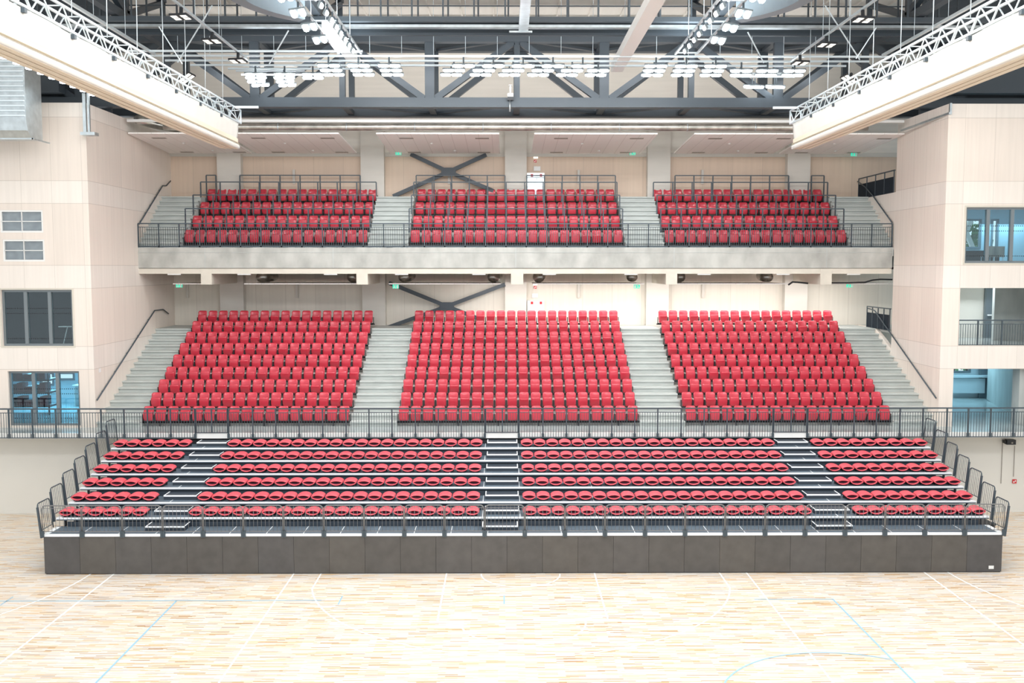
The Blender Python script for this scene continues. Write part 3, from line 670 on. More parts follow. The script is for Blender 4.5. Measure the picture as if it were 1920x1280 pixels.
for x, nm in ((327, 'leftmost'), (458, 'second'), (620, 'third'), (753, 'fourth'), (898, 'fifth'), (1030, 'sixth'), (1183, 'seventh'), (1320, 'eighth'), (1468, 'ninth'), (1600, 'rightmost')):
    p = P(x, 513.5, YB + 0.1); solo('strip_light', MB().box(-0.3, 0.3, 0, 0.12, -0.05, 0.0), M['white'], f'{nm} small white strip fitting under balcony ledge', 'light fitting', 'strip fittings under the balcony ledge', (p.x, YB + 0.06, 9.80))
t = thing('black_cable', 'black sagging cable over lower ceiling at right end below the balcony', 'cable', P(1545, 531, 44.9))
o0 = P(1545, 531, 44.9); obj('cable_run', MB().tube([P(x, y, 44.9) - o0 for x, y in ((1545, 530), (1590, 530), (1622, 529), (1636, 525), (1650, 523.5), (1673, 524))], 0.04, 6), M['black'], t)
t = thing('black_cable', 'black cable draped over lower ceiling beside rightmost rib', 'cable', P(1478, 533, 44.8))
o0 = P(1478, 533, 44.8); obj('cable_run', MB().tube([P(x, y, 44.8) - o0 for x, y in ((1478, 534), (1486, 528.5), (1496, 529), (1515, 531))], 0.045, 6), M['black'], t)
# big rectangular duct top left
t = thing('air_duct', 'large ribbed silver rectangular air duct at upper left above timber tower', 'duct', (-17.85, 36.4, 14.95))
pf = [(0.35, 0), (0.1, 0.25), (0, 0.6), (0, 2.9), (1.2, 2.9), (1.2, 0)]
obj('duct_body', MB().prof(pf, -6, 0), M['galv'], t)
for i in range(12): obj('rib', MB().box(-6, -0.02, -0.07, 0.01, 0.75 + 0.18 * i, 0.80 + 0.18 * i), M['alu'], t)
obj('end_flange', MB().prof([(y * 1.04 - 0.03, z * 1.01 - 0.02) for y, z in pf], -0.02, 0.03), M['galv'], t)
obj('support_bar', MB().box(-6, 0.3, -0.05, 0.0, -0.1, -0.05).box(0.22, 0.27, -0.05, 1.3, -0.1, -0.05), M['galv'], t)
# curved painted ducts
for s, nm, x0 in ((-1, 'left', XC), (1, 'right', XC)):
    pts = [(x0 + s * 8.8, 20 + i * 2, 18.43) for i in range(5)] + [(x0 + s * (5.2 + 3.6 * math.cos(math.radians(a))), 30.0 + 3.6 * math.sin(math.radians(a)), 18.43) for a in range(0, 60, 6)]
    mb = MB()
    v = []; L = [Vector(p) for p in pts]
    for i, p in enumerate(L):
        d = (L[min(i + 1, len(L) - 1)] - L[max(i - 1, 0)]).normalized(); nn = Vector((-d.y, d.x, 0)) * 0.22
        v += [p - nn - Vector((0, 0, .1)), p + nn - Vector((0, 0, .1)), p + nn + Vector((0, 0, .55)), p - nn + Vector((0, 0, .55))]
    f = [(0, 1, 2, 3), tuple(4 * (len(L) - 1) + j for j in (3, 2, 1, 0))]
    for i in range(len(L) - 1):
        for j in range(4): f.append((4 * i + j, 4 * i + 4 + j, 4 * i + 4 + (j + 1) % 4, 4 * i + (j + 1) % 4))
    mb.add(v, f); solo('curved_duct', mb, M['graduct'], f'{nm} curved grey duct sweeping under the roof', 'duct', 'curved ducts')
solo('supply_duct', MB().box(4.35, 4.82, 20, 40.2, 18.1, 18.45), M['white'], 'long flat cream duct running to the front truss, right of centre', 'duct')
solo('supply_duct', MB().box(-6.25, -5.85, 33.5, 40.2, 18.22, 18.5), M['white'], 'flat cream duct behind the left lighting rig', 'duct')
solo('cable_tray', MB().box(0.5, 0.85, 24, 36.2, 18.78, 18.95).box(0.15, 1.0, 36.2, 36.3, 18.75, 18.8), M['galv'], 'bright galvanised cable tray at centre under the roof', 'cable tray')

# ---------------------------------------------------------------- lighting rigs
def rail_thing(label, segs, w=0.07):
    t = thing('lighting_rail', label, 'lighting rail', segs[0][0]); o = Vector(segs[0][0])
    for i, (a, b) in enumerate(segs): obj('rail' if i < 2 else 'cross_bar', MB().bar(Vector(a) - o, Vector(b) - o, w if i < 2 else 0.045), M['alu'], t)
ZR = 18.1
for nm, a, b in (('left', -6.24, -5.4), ('right', 7.2, 6.4)):
    rail_thing(f'{nm} pair of pale lighting rails running towards the court', [((a, 18, ZR), (a, 36.8, ZR)), ((b, 18, ZR), (b, 36.8, ZR))] + [((a, y, ZR), (b, y, ZR)) for y in (36.6, 34.5, 32, 29.5, 27)])
rail_thing('single pale lighting rail between left rig and left curtain', [((-9.95, 18, ZR), (-9.95, 37.9, ZR))]); rail_thing('single pale lighting rail between right rig and right curtain', [((11.1, 18, ZR), (11.1, 37.9, ZR))])
rail_thing('outer left pale lighting rail beyond the left curtain', [((-13.2, 18, ZR), (-13.2, 37.0, ZR))], 0.09); rail_thing('outer right pale lighting rail beyond the right curtain', [((14.3, 18, ZR), (14.3, 37.0, ZR))], 0.09)
RAILS = ((36.45, -14.0, -5.3, 'foremost left white cross rail'), (37.25, -13.5, 14.6, 'first full-width white cross rail'), (38.1, -13.2, 14.2, 'second full-width white cross rail'), (38.95, -12.5, 13.6, 'third full-width white cross rail'), (39.62, -11.2, -5.8, 'short left white cross rail behind the banks'), (40.05, -11.0, -8.2, 'short white rail above upper tilted left lamps'), (40.86, -11.0, -8.2, 'short white rail above lower tilted left lamps'), (40.45, 9.6, 12.2, 'short white rail above upper tilted right lamps'), (41.12, 9.6, 12.2, 'short white rail above lower tilted right lamps'))
def snap(p):
    c = [q[0] for q in RAILS if q[1] < p.x < q[2]]; p.y = min(c, key=lambda v: abs(v - p.y)); return p
for yy, X0, X1, nm in RAILS:
    rail_thing(f'{nm} of the floodlight rig in front of truss', [((X0, yy, 18.1), (X1, yy, 18.1))], 0.07)
# floodlights: body, bracket, two lenses
def flood(tilt, yaw=0.0, dim=False, four=False):
    pass
bodym = MB().box(-0.44, 0.44, -0.07, 0.07, 0.03, 0.09).mesh('housing', M['mullion'])
lensm = MB().add([(0.195 * math.copysign(abs(math.cos(t)) ** 0.6, math.cos(t)) , 0.085 * math.copysign(abs(math.sin(t)) ** 0.7, math.sin(t)), z) for z in (0.02, 0.0) for t in [2 * math.pi * i / 20 for i in range(20)]],
        [tuple(range(20))] + [tuple(range(39, 19, -1))] + [(i, (i + 1) % 20, (i + 1) % 20 + 20, i + 20) for i in range(20)]).mesh('lens', M['lamp'])
brkm = MB().box(-0.03, 0.03, -0.02, 0.02, 0.05, 0.38).mesh('bracket', M['rail'])
pf_ = thing('floodlight', 'x', 'floodlight')
obj('housing', bodym, None, pf_); obj('bracket', brkm, None, pf_)
obj('lens', lensm, None, pf_, (-0.22, 0, 0)); obj('lens', lensm, None, pf_, (0.22, 0, 0))
firstf = [True]
def put_flood(loc, rot, label, group):
    o = pf_ if firstf[0] else copy_tree(pf_); firstf[0] = False
    o.location = loc; o.rotation_euler = rot; tag(o, label, 'floodlight', group); return o
def at_z(x, y, z):
    d = _f + _r * ((x - 960) / FPX) - _u * ((y - 640) / FPX); return Vector((0, 0, HZ)) + d * ((z - HZ) / d.z)
ZL = 17.72
RW = {'y1': 'back', }
def row(xs, y, nm, rn, rot=(-0.42, 0, 0)):
    for i, x in enumerate(xs):
        lab = f'bright twin floodlight, {ORD[i]} from left in {rn} row of {nm}' if len(xs) > 1 else f'bright twin floodlight, {rn} row of {nm}'
        put_flood(snap(at_z(x, y, ZL)), rot, lab, 'twin floodlights of the cross rig')
row([869, 925, 981, 1037, 1093], 124, 'centre bank', 'upper'); row([851, 907, 962, 1018, 1073, 1122], 132.5, 'centre bank', 'middle'); row([846, 901, 955, 1009, 1063, 1117], 141, 'centre bank', 'lower')
for j, (nm, xs, ys) in enumerate((('left bank nearest centre', (730, 733, 736), (125, 133, 141)), ('second bank left of centre', (672, 678, 682), (124, 133, 141)), ('third bank left of centre', (616, 621, 626), (124, 133, 141)), ('fourth bank left of centre', (585, 587), (139, 147)), ('fifth bank left of centre', (532, 533), (139, 147)), ('leftmost bank', (477, 480), (139, 147)),
        ('right bank nearest centre', (1230, 1227, 1223), (125, 133, 141)), ('second bank right of centre', (1287, 1282, 1278), (125, 134, 142)), ('third bank right of centre', (1342, 1336, 1332), (125, 134, 142)), ('fourth bank right of centre', (1389, 1388), (134.5, 142.5)), ('fifth bank right of centre', (1438, 1435), (134.5, 142.5)), ('rightmost bank', (1488, 1485), (135, 142.5)))):
    for q, (x, y) in enumerate(zip(xs, ys)): row([x], y, nm, ('upper', 'lower')[q] if len(xs) == 2 else ('upper', 'middle', 'lower')[q])
for (x, y, s, nm) in ((537, 155, 1, 'upper tilted, below fifth left bank'), (541, 162, 1, 'lower tilted, below fifth left bank'), (483, 155, 1, 'upper tilted, below leftmost bank'), (491, 162, 1, 'lower tilted, below leftmost bank'), (1414, 161, -1, 'upper tilted, below fourth right bank'), (1408, 169, -1, 'lower tilted, below fourth right bank'), (1455, 161.5, -1, 'upper tilted, below fifth right bank'), (1447, 169, -1, 'lower tilted, below fifth right bank')):
    o = put_flood(snap(at_z(x, y, ZL - 0.06)), (-0.5, s * -0.1, s * 0.35), f'bright floodlight, {nm}', 'tilted floodlights'); o.scale = (0.85, 1, 1)
lensy = lensm.copy(); 
for v in lensy.vertices: v.co = (v.co.y, v.co.x, v.co.z)
lensy.flip_normals()
side = thing('floodlight', 'x', 'floodlight')
obj('housing', MB().box(-0.24, 0.24, -0.2, 0.2, 0.03, 0.09).mesh('housing', M['mullion']), None, side); obj('bracket', brkm, None, side)
obj('lens', lensy, None, side, (-0.13, 0, 0)); obj('lens', lensy, None, side, (0.13, 0, 0))
single = thing('floodlight', 'x', 'floodlight')
obj('housing', MB().box(-0.1, 0.1, -0.22, 0.22, 0.03, 0.12).mesh('housing', M['mullion']), None, single); obj('bracket', brkm, None, single); obj('lens', lensy, None, single, (0, 0, 0))
k1 = k2 = True
for s, X, nm in ((-1, -6.24, 'left'), (1, 7.2, 'right')):
    for i in range(7):
        o = side if k1 else copy_tree(side); k1 = False
        o.location = (X, 33.1 - 1.72 * i, 17.72); o.rotation_euler = (-0.30, s * 0.15, 0); tag(o, f'bright twin floodlight, {ORD[i]} from the far end of {nm} rig, outer rail', 'floodlight', 'outer rail floodlights')
for s, X, nm in ((-1, -5.4, 'left'), (1, 6.4, 'right')):
    for i in range(9):
        o = single if k2 else copy_tree(single); k2 = False; o.scale = (0.8, 0.8, 0.8)
        o.location = (X - s * 0.15 * 0, 35.0 - 0.85 * i, 17.79); o.rotation_euler = (0, s * 1.15, 0); tag(o, f'edge-on floodlight, {ORD[i]} from the far end of {nm} rig, inner rail', 'floodlight', 'inner rail floodlights')
bpy.context.view_layer.update()
for o in [q for q in C.objects if q.name.startswith('floodlight') and q.type == 'EMPTY']:
    for ch in o.children:
        if ch.name.startswith('bracket'): ch.rotation_euler = o.rotation_euler.to_matrix().inverted().to_euler()
# four-cell dim floodlights
hb4 = MB().box(-0.36, 0.36, -0.26, 0.26, 0.0, 0.08).box(-0.05, 0.05, -0.05, 0.05, 0.08, 0.4).mesh('housing', M['black'])
cell = MB().box(-0.12, 0.12, -0.09, 0.09, -0.012, 0.0).mesh('lens_cell', M['lampdim'])
def four(loc, rot, lab):
    t = thing('four_cell_floodlight', lab, 'floodlight', loc, 'dim four-cell floodlights'); t.rotation_euler = rot; t.scale = (0.8, 0.8, 0.8)
    obj('housing', hb4, None, t)
    for x in (-0.2, 0.2):
        for y in (-0.125, 0.125): obj('lens_cell', cell, None, t, (x, y, 0))
for x, y, s, nm in ((361, 33, -1, 'nearest, left inner rail'), (420, 78, -1, 'middle, left inner rail'), (467, 115, -1, 'farthest, left inner rail'), (1602, 38, 1, 'nearest, right inner rail'), (1536, 85, 1, 'middle, right inner rail'), (1485, 119, 1, 'farthest, right inner rail')):
    p = at_z(x, y, 17.74); p.x = -9.95 if s < 0 else 11.1
    four(p, (-0.12, 0, s * 0.2), f'dark unlit four-cell floodlight, {nm}')
for x, y, s, nm in ((350, 147, -1, 'behind left curtain truss'), (1592, 150, 1, 'behind right curtain truss')):
    four(at_z(x, y, 17.3), (-0.2, s * 0.5, s * 0.3), f'dark four-cell floodlight {nm}')
# small lights below the left curtain
dn = MB().tube([(0, 0, 0), (0, 0, 0.08)], 0.15, 14).mesh('lens', M['lamp']); dh = MB().tube([(0, 0, 0.08), (0, 0, 0.22)], 0.17, 14).mesh('housing', M['rail'])
for i in range(9):
    t = thing('round_floodlight', f'small bright round light under left curtain, {ORD[i]} from the near end', 'floodlight', (-16.2, 31.8 + 0.84 * i, 16.84), 'round lights beyond the left curtain')
    obj('lens', dn, None, t); obj('housing', dh, None, t)
solo('light_bar', MB().box(-16.24, -16.16, 30, 39, 17.06, 17.14), M['rail'], 'dark bar carrying the small round lights beyond left curtain', 'bar')

# hanger cables
cab = MB().tube([(0, 0, 0), (0, 0, 1)], 0.009, 4).mesh('hanger_cable', M['alu'])
first = True
for i in range(46):
    X = (-13.2, -9.95, -6.24, -5.4, 6.4, 7.2, 11.1, 14.3)[i % 8] if i < 24 else -12.5 + (i - 24) * 1.22
    y = (29 + 2.6 * (i // 8)) if i < 24 else 37.5
    c = obj('hanger_cable', cab, None, loc=(X, y, 18.13)); c.scale = (1, 1, 3.45)
    tag(c, 'thin steel cable from the roof down to a lighting rail', 'cable', 'thin cables holding the lighting rails')
# thin diagonal stays
for a, b, nm in (((398, 10), (333, 117), 'long, left of curved duct'), ((298, 50), (342, 120), 'short, left'), ((541, 57), (505, 120), 'behind left rig'), ((1402, 60), (1432, 118), 'behind right rig'), ((1547, 10), (1612, 112), 'long, right of curved duct'), ((1643, 52), (1605, 110), 'short, right')):
    dy = 0.5 if 'short' in nm else 0; A, B = P(*a, 35.2 - dy), P(*b, 35.4 - dy); solo('stay_rod', MB().bar((0, 0, 0), B - A, 0.035), M['alu'], f'thin slanting steel stay, {nm}', 'stay', 'slanting stays', A)

# ---------------------------------------------------------------- divider curtains and their lattice girders
for s, X, nm in ((-1, -10.4, 'left'), (1, 11.25, 'right')):
    Y0, Y1 = 12.0, 38.0
    t = thing('divider_curtain', f'huge rolled-up white divider curtain hanging high at {nm} of court', 'curtain', (X, Y0, 14.70), 'divider curtains')
    L = Y1 - Y0; o = s
    # upper cloth band, gently waved
    obj('cloth_band', MB().shell(lambda u, v: (o * 0.02 * math.sin(u * 60) + o * 0.10 * (1 - v) ** 2, L * u, 0.215 + 0.775 * v), 120, 5, (o * 0.05, 0, 0)), M['curtain'], t)
    obj('lower_roll', MB().shell(lambda u, v: (-o * 0.05 * math.sin(v * math.pi) + o * 0.02, L * u + (0.15 * (1 - v) if u > 0.99 else 0), 0.01 + 0.19 * v), 60, 6, (o * 0.12, 0, 0)), M['curtain'], t)
    f = MB()
    for i in range(6): x = o * (0.03 + 0.11 * i); f.box(min(x, x + o * 0.098), max(x, x + o * 0.098), 0, L + 0.05 - 0.02 * i, 0.0 + 0.015 * (i % 2), 0.4)
    obj('folded_cloth', f, M['hem'], t)
    obj('bottom_seam', MB().box(min(-o * 0.04, -o * .02), max(-o * 0.04, -o * .02), 0, L, 0.185, 0.22), M['seam'], t)
    for i in range(10): obj('strap_clip', MB().box(-0.07, 0.07, 2.4 * i + 2, 2.4 * i + 2.12, 0.88, 0.985), M['rail'], t)
    # lattice girder on top
    t = thing('lattice_girder', f'white aluminium lattice girder carrying the {nm} curtain', 'girder', (X, Y0, 15.74), 'curtain girders')
    xa, xb = 0.0, o * 0.42
    for x in (xa, xb): obj('lower_chord', MB().bar((x, 0, 0), (x, L + 0.4, 0), 0.055), M['alu'], t); obj('upper_chord', MB().bar((x, 0, 0.5), (x, L + 0.4, 0.5), 0.055), M['alu'], t)
    nseg = 52; d = (L + 0.4) / nseg
    b = MB()
    for x in (xa, xb):
        for i in range(nseg): b.bar((x, d * i, 0 if i % 2 else 0.5), (x, d * (i + 1), 0.5 if i % 2 else 0), 0.026)
    for i in range(0, nseg + 1, 2): b.bar((xa, d * i, 0.5), (xb, d * i, 0.5), 0.026); b.bar((xa, d * i, 0), (xb, d * i, 0), 0.026)
    obj('lattice', b, M['alu'], t)
    obj('end_frame', MB().bar((xa, L + 0.4, 0), (xa, L + 0.4, 0.5), 0.05).bar((xb, L + 0.4, 0), (xb, L + 0.4, 0.5), 0.05).bar((xa, L + .4, 0), (xb, L + .4, 0.5), 0.03), M['alu'], t)
    for i in range(8):
        y = 22 + 2.1 * i; ca = obj('hanger_chain', MB().tube([(0, 0, 0), (0.01, 0.02, 1.2), (0, 0, 5.3)], 0.013, 5), M['alu'], loc=(X + o * 0.2, y, 16.2)); tag(ca, f'pale chain from the roof to the {nm} curtain girder', 'chain', f'{nm} curtain chains')
    solo('outrigger_bar', MB().box(0, 0.9, 0, 0.06, 0, 0.09) if s < 0 else MB().box(-0.9, 0, 0, 0.06, 0, 0.09), M['alu'], f'white outrigger bar beside far end of {nm} curtain', 'bar', 'outriggers', (X + (0 if s < 0 else 0), 37.6, 16.2))

# ---------------------------------------------------------------- windows and rooms in the towers
def window(nm, h, mullions, Yp, frame=M['mullion'], fw=0.09, gl='glass', lab=None):
    x0, x1, z0, z1 = h; t = bpy.data.objects.new(nm, None); C.objects.link(t); t['kind'] = 'structure'; t.location = (x0, Yp, z0); w_, h_ = x1 - x0, z1 - z0
    f = MB().box(0, w_, 0, 0.1, 0, fw).box(0, w_, 0, 0.1, h_ - fw, h_).box(0, fw, 0, 0.1, fw, h_ - fw).box(w_ - fw, w_, 0, 0.1, fw, h_ - fw)
    obj('window_frame', f, frame, t); e = [0] + [m - x0 for m in mullions] + [w_]
    for m in mullions: obj('mullion', MB().box(m - x0 - fw * 0.75, m - x0 + fw * 0.75, -0.03, 0.12, fw, h_ - fw), frame, t)
    for a, b in zip(e, e[1:]): obj('pane', MB().box(a + 0.04, b - 0.04, 0.045, 0.055, 0.05, h_ - 0.05), M[gl], t)
    if h_ > 1.5:
        d = MB()
        for i in range(int(w_ / 0.085)):
            for zz in (h_ * 0.66, h_ * 0.57, h_ * 0.12): d.box(0.06 + i * 0.085, 0.095 + i * 0.085, 0.035, 0.04, zz, zz + 0.035)
        obj('dot_manifestation', d, M['black'], t)
    return t
window('window_1', HL[2], [PX(49, YT), PX(94, YT)], YT + 0.1, gl='glass'); window('window_2', HL[3], [PX(58, YT), PX(103, YT)], YT + 0.1)
window('window_3', HR[0], [PX(1846, YT), PX(1891, YT), PX(1936, YT)], YT + 0.1)
for i, h in enumerate(HL[:2]):
    t = window(f'window_{4+i}', h, [(h[0] + h[1]) / 2], YT + 0.02, frame=M['white'], fw=0.07, gl='glassgrey')
    for c in t.children:
        if c.name.startswith('mullion'): bpy.data.objects.remove(c)
    obj('glazing_bar', MB().box(0.05, h[1] - h[0] - 0.05, 0.0, 0.05, (h[3] - h[2]) / 2 - 0.015, (h[3] - h[2]) / 2 + 0.015).box((h[1] - h[0]) / 2 - 0.012, (h[1] - h[0]) / 2 + 0.012, 0.0, 0.05, 0.06, h[3] - h[2] - 0.06), M['white'], t)
    obj('inner_blind', MB().box(0.05, h[1] - h[0] - 0.05, 0.14, 0.17, 0.03, h[3] - h[2] - 0.03), M['galvdull'], t)
# pale reveals around openings
def reveal(nm, h, w_=0.07):
    x0, x1, z0, z1 = h
    struct(nm, MB().box(x0 - w_, x0, YT - 0.012, YT, z0 - w_, z1 + w_).box(x1, x1 + w_, YT - 0.012, YT, z0 - w_, z1 + w_).box(x0, x1, YT - 0.012, YT, z1, z1 + w_).box(x0, x1, YT - 0.012, YT, z0 - w_, z0), M['ledge'])
reveal('trim_5', HL[2]); reveal('trim_6', HR[0])
def roombox(nm, x0, x1, z0, z1, depth, wm, fm, back_holes=()):
    Y0, Y1 = YT + 0.3, YT + 0.3 + depth
    struct('wall_' + nm, MB().box(x0 - 0.1, x0, Y0, Y1, z0, z1).box(x1, x1 + 0.1, Y0, Y1, z0, z1), wm)
    struct('wall_' + nm + '_back', wall_holes(x0, x1, z0, z1, Y1, Y1 + 0.15, list(back_holes)), wm)
    struct('ceiling_' + nm, MB().box(x0, x1, Y0, Y1, z1, z1 + 0.1), wm); struct('floor_' + nm, MB().box(x0, x1, Y0, Y1, z0 - 0.1, z0), fm)
def bwin(xa, xb, ya, yb, Y): return (PX(xa, Y), PX(xb, Y), PZ(yb, Y), PZ(ya, Y))
BW = [bwin(1790, 1832, 410, 466, 45.2), bwin(1850, 1864, 410, 466, 45.2), bwin(1785, 1822, 680, 699, 47.7), bwin(72, 99, 697, 722, 45.7), bwin(106, 138, 697, 712, 45.7)]
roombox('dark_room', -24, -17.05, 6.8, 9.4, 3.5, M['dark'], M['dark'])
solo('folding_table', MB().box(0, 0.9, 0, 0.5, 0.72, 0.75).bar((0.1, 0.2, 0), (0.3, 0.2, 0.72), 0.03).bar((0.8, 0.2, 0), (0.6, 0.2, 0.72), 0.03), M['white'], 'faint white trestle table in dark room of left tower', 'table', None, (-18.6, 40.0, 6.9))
roombox('store_room', -26, -17.05, ZM + 0.03, 6.3, 6.5, M['room'], M['mezz'], BW[3:5])
roombox('meeting_room', 18.1, 26, 10.1, 12.8, 6.0, M['room'], M['dark'], BW[0:2])
roombox('open_gallery', 18.1, 26, 6.85, 9.4, 5.0, M['plaster'], M['mezz'])
roombox('foyer', 18.1, 26, ZM - 0.02, 6.2, 8.5, M['room'], M['mezz'], BW[2:3])
area('room_daylight', (-20.5, 44.6, 6.0), 3.5, 1.0, 210, (0.25, 0.72, 1.0), (-0.9, 0, 0))
area('room_daylight', (22, 44.5, 12.6), 5, 1.5, 220, (0.40, 0.78, 1.0), (-0.6, 0, 0))
area('room_daylight', (22, 46.5, 6.0), 5, 1.5, 110, (0.45, 0.82, 1.0), (-0.6, 0, 0))
area('room_daylight', (21, 43, 9.3), 3, 1, 90, (0.85, 0.95, 1.0), (-0.5, 0, 0))
# store room contents: steel rack with stored goods, a tripod
t = thing('storage_rack', 'tall dark metal storage rack with shelves behind lower left glazing', 'rack', (-22.3, 42.0, ZM + 0.03))
for x in (0, 2.2):
    for y in (0, 0.8): obj('upright', MB().box(x, x + 0.06, y, y + 0.06, 0, 2.4), M['rail'], t)
for z in (0.35, 0.95, 1.5, 2.05): obj('shelf', MB().box(0, 2.26, 0, 0.86, z, z + 0.08), M['black'], t)
for j, z in enumerate((0.43, 1.03, 1.58)):
    for i in range(6):
        solo('storage_box', MB().box(0, 0.26, 0, 0.5, 0, 0.22 + 0.08 * (i % 3)), (M['boxred'], M['black'], M['boxred'])[i % 3], f'{"dark red" if i % 3 != 1 else "black"} box, {ORD[i]} from left on {("lowest", "middle", "upper")[j]} storeroom shelf', 'box', 'boxes on the storeroom rack', (-22.15 + 0.33 * i, 42.1, ZM + 0.03 + z))
t = thing('tripod', 'orange-headed tripod at right edge of the glazed storeroom', 'tripod', (-17.75, 40.6, ZM + 0.03))
obj('head', MB().box(-0.14, 0.14, -0.1, 0.1, 1.12, 1.4), M['orange'], t)
for a in (90, 210, 330): obj('leg', MB().bar((0, 0, 1.15), (0.35 * math.cos(math.radians(a)), 0.35 * math.sin(math.radians(a)), 0), 0.035), M['black'], t)
solo('hanging_post', MB().box(0, 0.08, 0, 0.08, 0, 2.7), M['black'], 'black steel post standing in storeroom near its far windows', 'post', 'storeroom posts', (-18.75, 43.5, ZM + 0.03)); solo('hanging_post', MB().box(0, 0.07, 0, 0.07, 0, 2.7), M['black'], 'black steel post in storeroom beside the orange tripod', 'post', 'storeroom posts', (-18.2, 42.0, ZM + 0.03))
solo('storage_cabinet', MB().box(0, 1.2, 0, 0.6, 0, 2.3).box(0.59, 0.61, -0.01, 0, 0.1, 2.2), M['rail'], 'tall dark storage cabinet at left end of the glazed storeroom', 'cabinet', None, (-23.6, 42.0, ZM + 0.03))
solo('work_table', MB().box(0, 1.5, 0, 0.6, 0.95, 1.0).box(0.05, 0.1, 0.05, 0.55, 0, 0.95).box(1.4, 1.45, 0.05, 0.55, 0, 0.95), M['white'], 'white work table before the far storeroom windows', 'table', None, (-20.2, 44.6, ZM + 0.03))
# meeting room: windows, trees outside, chairs, table
for nm, (x0, x1, z0, z1), Y in (('window_6', BW[0], 45.2), ('window_7', BW[1], 45.2), ('window_8', BW[2], 47.7), ('window_9', BW[3], 45.7), ('window_10', BW[4], 45.7)):
    t = bpy.data.objects.new(nm, None); C.objects.link(t); t['kind'] = 'structure'; t.location = (x0, Y, z0); w_, h_ = x1 - x0, z1 - z0
    obj('window_frame', MB().box(0, w_, -0.03, 0.1, 0, 0.09).box(0, w_, -0.03, 0.1, h_ - 0.09, h_).box(0, 0.09, -0.03, 0.1, 0.09, h_ - 0.09).box(w_ - 0.09, w_, -0.03, 0.1, 0.09, h_ - 0.09), M['mullion'], t)
    obj('pane', MB().box(0.05, w_ - 0.05, 0.04, 0.05, 0.05, h_ - 0.05), M['glass'], t)
mb = MB()
for a, b in (((1797, 470), (1826, 400)), ((1826, 470), (1797, 400))): mb.bar(P(*a, 47.4), P(*b, 47.4), 0.15, 0.2)
mb.box(PX(1790, 47.4), PX(1870, 47.4), 47.3, 47.5, 10.0, 10.4)
solo('facade_brace', mb, M['white'], 'white crossed facade brace outside the meeting room window', 'brace')
def leafball(nm, lab, c, r, n, m):
    mb = MB(); rr = random.Random(3)
    for i in range(n):
        d = Vector((rr.gauss(0, 1), rr.gauss(0, 1), rr.gauss(0, 1))).normalized() * r * rr.random() ** 0.4; p = Vector(c) + Vector((d.x, d.y * 0.6, d.z * 1.2))
        a = Vector((rr.uniform(-1, 1), rr.uniform(-1, 1), rr.uniform(-1, 1))).normalized() * 0.22; b = a.cross(Vector((rr.uniform(-1, 1), rr.uniform(-1, 1), 1))).normalized() * 0.14
        mb.add([p - a, p + b, p + a, p - b], [(0, 1, 2, 3)])
    t = thing(nm, lab, 'tree', (c[0], c[1], 0)); mb.v = [(x - c[0], y - c[1], z) for x, y, z in mb.v]
    obj('foliage', mb, m, t); obj('trunk', MB().tube([(0, 0, 0), (0, 0, c[2] - 0.5)], 0.2, 8), M['dark'], t)
leafball('tree', 'leafy green tree outside the meeting room window', (24.6, 52.5, 10.4), 2.2, 900, M['green'])
leafball('tree', 'leafy green tree outside the foyer window', (28.0, 57.5, 5.8), 2.0, 500, M['green'])
def chair(x, y, lab, rz):
    t = thing('meeting_chair', lab, 'chair', (x, y, 10.1), 'meeting room chairs', rz)
    obj('backrest', MB().shell(lambda u, v: ((u - .5) * 0.44, 0.2 + 0.08 * v - 0.1 * (2 * u - 1) ** 2, 0.46 + 0.42 * v), 6, 5, (0, 0.02, 0)), M['vent'], t)
    obj('seat', MB().box(-0.22, 0.22, -0.22, 0.22, 0.43, 0.46), M['vent'], t)
    for a in (-0.2, 0.2):
        for b in (-0.2, 0.2): obj('leg', MB().bar((a, b, 0), (a * 0.9, b * 0.9, 0.43), 0.02), M['alu'], t)
chair(20.4, 40.6, 'grey shell chair just behind second mullion of meeting room window', math.pi); chair(21.0, 40.9, 'grey shell chair right of second mullion in meeting room', math.pi - 0.4)
t = thing('meeting_table', 'dark long table by meeting room windows', 'table', (20.9, 43.2, 10.1))
obj('table_top', MB().box(-1.2, 1.2, -0.4, 0.4, 0.7, 0.74), M['black'], t); obj('modesty_panel', MB().box(-1.15, 1.15, -0.35, -0.32, 0.25, 0.7), M['dark'], t)
for a in (-1.1, 1.1): obj('leg', MB().box(a - 0.03, a + 0.03, -0.35, 0.35, 0, 0.7), M['black'], t)
# gallery door and concrete wall, foyer door, radiator and concrete wall
def door(nm, x0, z0, w_, h_, Y, m, glassy=False):
    t = bpy.data.objects.new(nm, None); C.objects.link(t); t['kind'] = 'structure'; t.location = (x0, Y, z0)
    obj('door_leaf', MB().box(0.07, w_ - 0.07, 0, 0.05, 0.0, h_ - 0.07), m, t)
    obj('door_frame', MB().box(0, 0.07, -0.02, 0.08, 0, h_).box(w_ - 0.07, w_, -0.02, 0.08, 0, h_).box(0.07, w_ - 0.07, -0.02, 0.08, h_ - 0.07, h_), M['mullion'], t)
    obj('panic_bar', MB().box(0.12, w_ - 0.12, -0.1, -0.05, 1.02, 1.08).box(0.14, 0.18, -0.05, 0, 1.02, 1.08).box(w_ - .18, w_ - .14, -0.05, 0, 1.02, 1.08), M['nose'], t)
door('door_1', PX(1843, 44.1), 6.85, 0.95, 2.3, 44.08, M['graduct'])
struct('wall_gallery_concrete', MB().box(PX(1862, 42.5), 26, 42.5, 42.7, 6.85, 9.4), M['concrete2'])
door('door_2', PX(1839, 47.5), ZM, 1.0, 2.35, 47.5, M['graduct'])
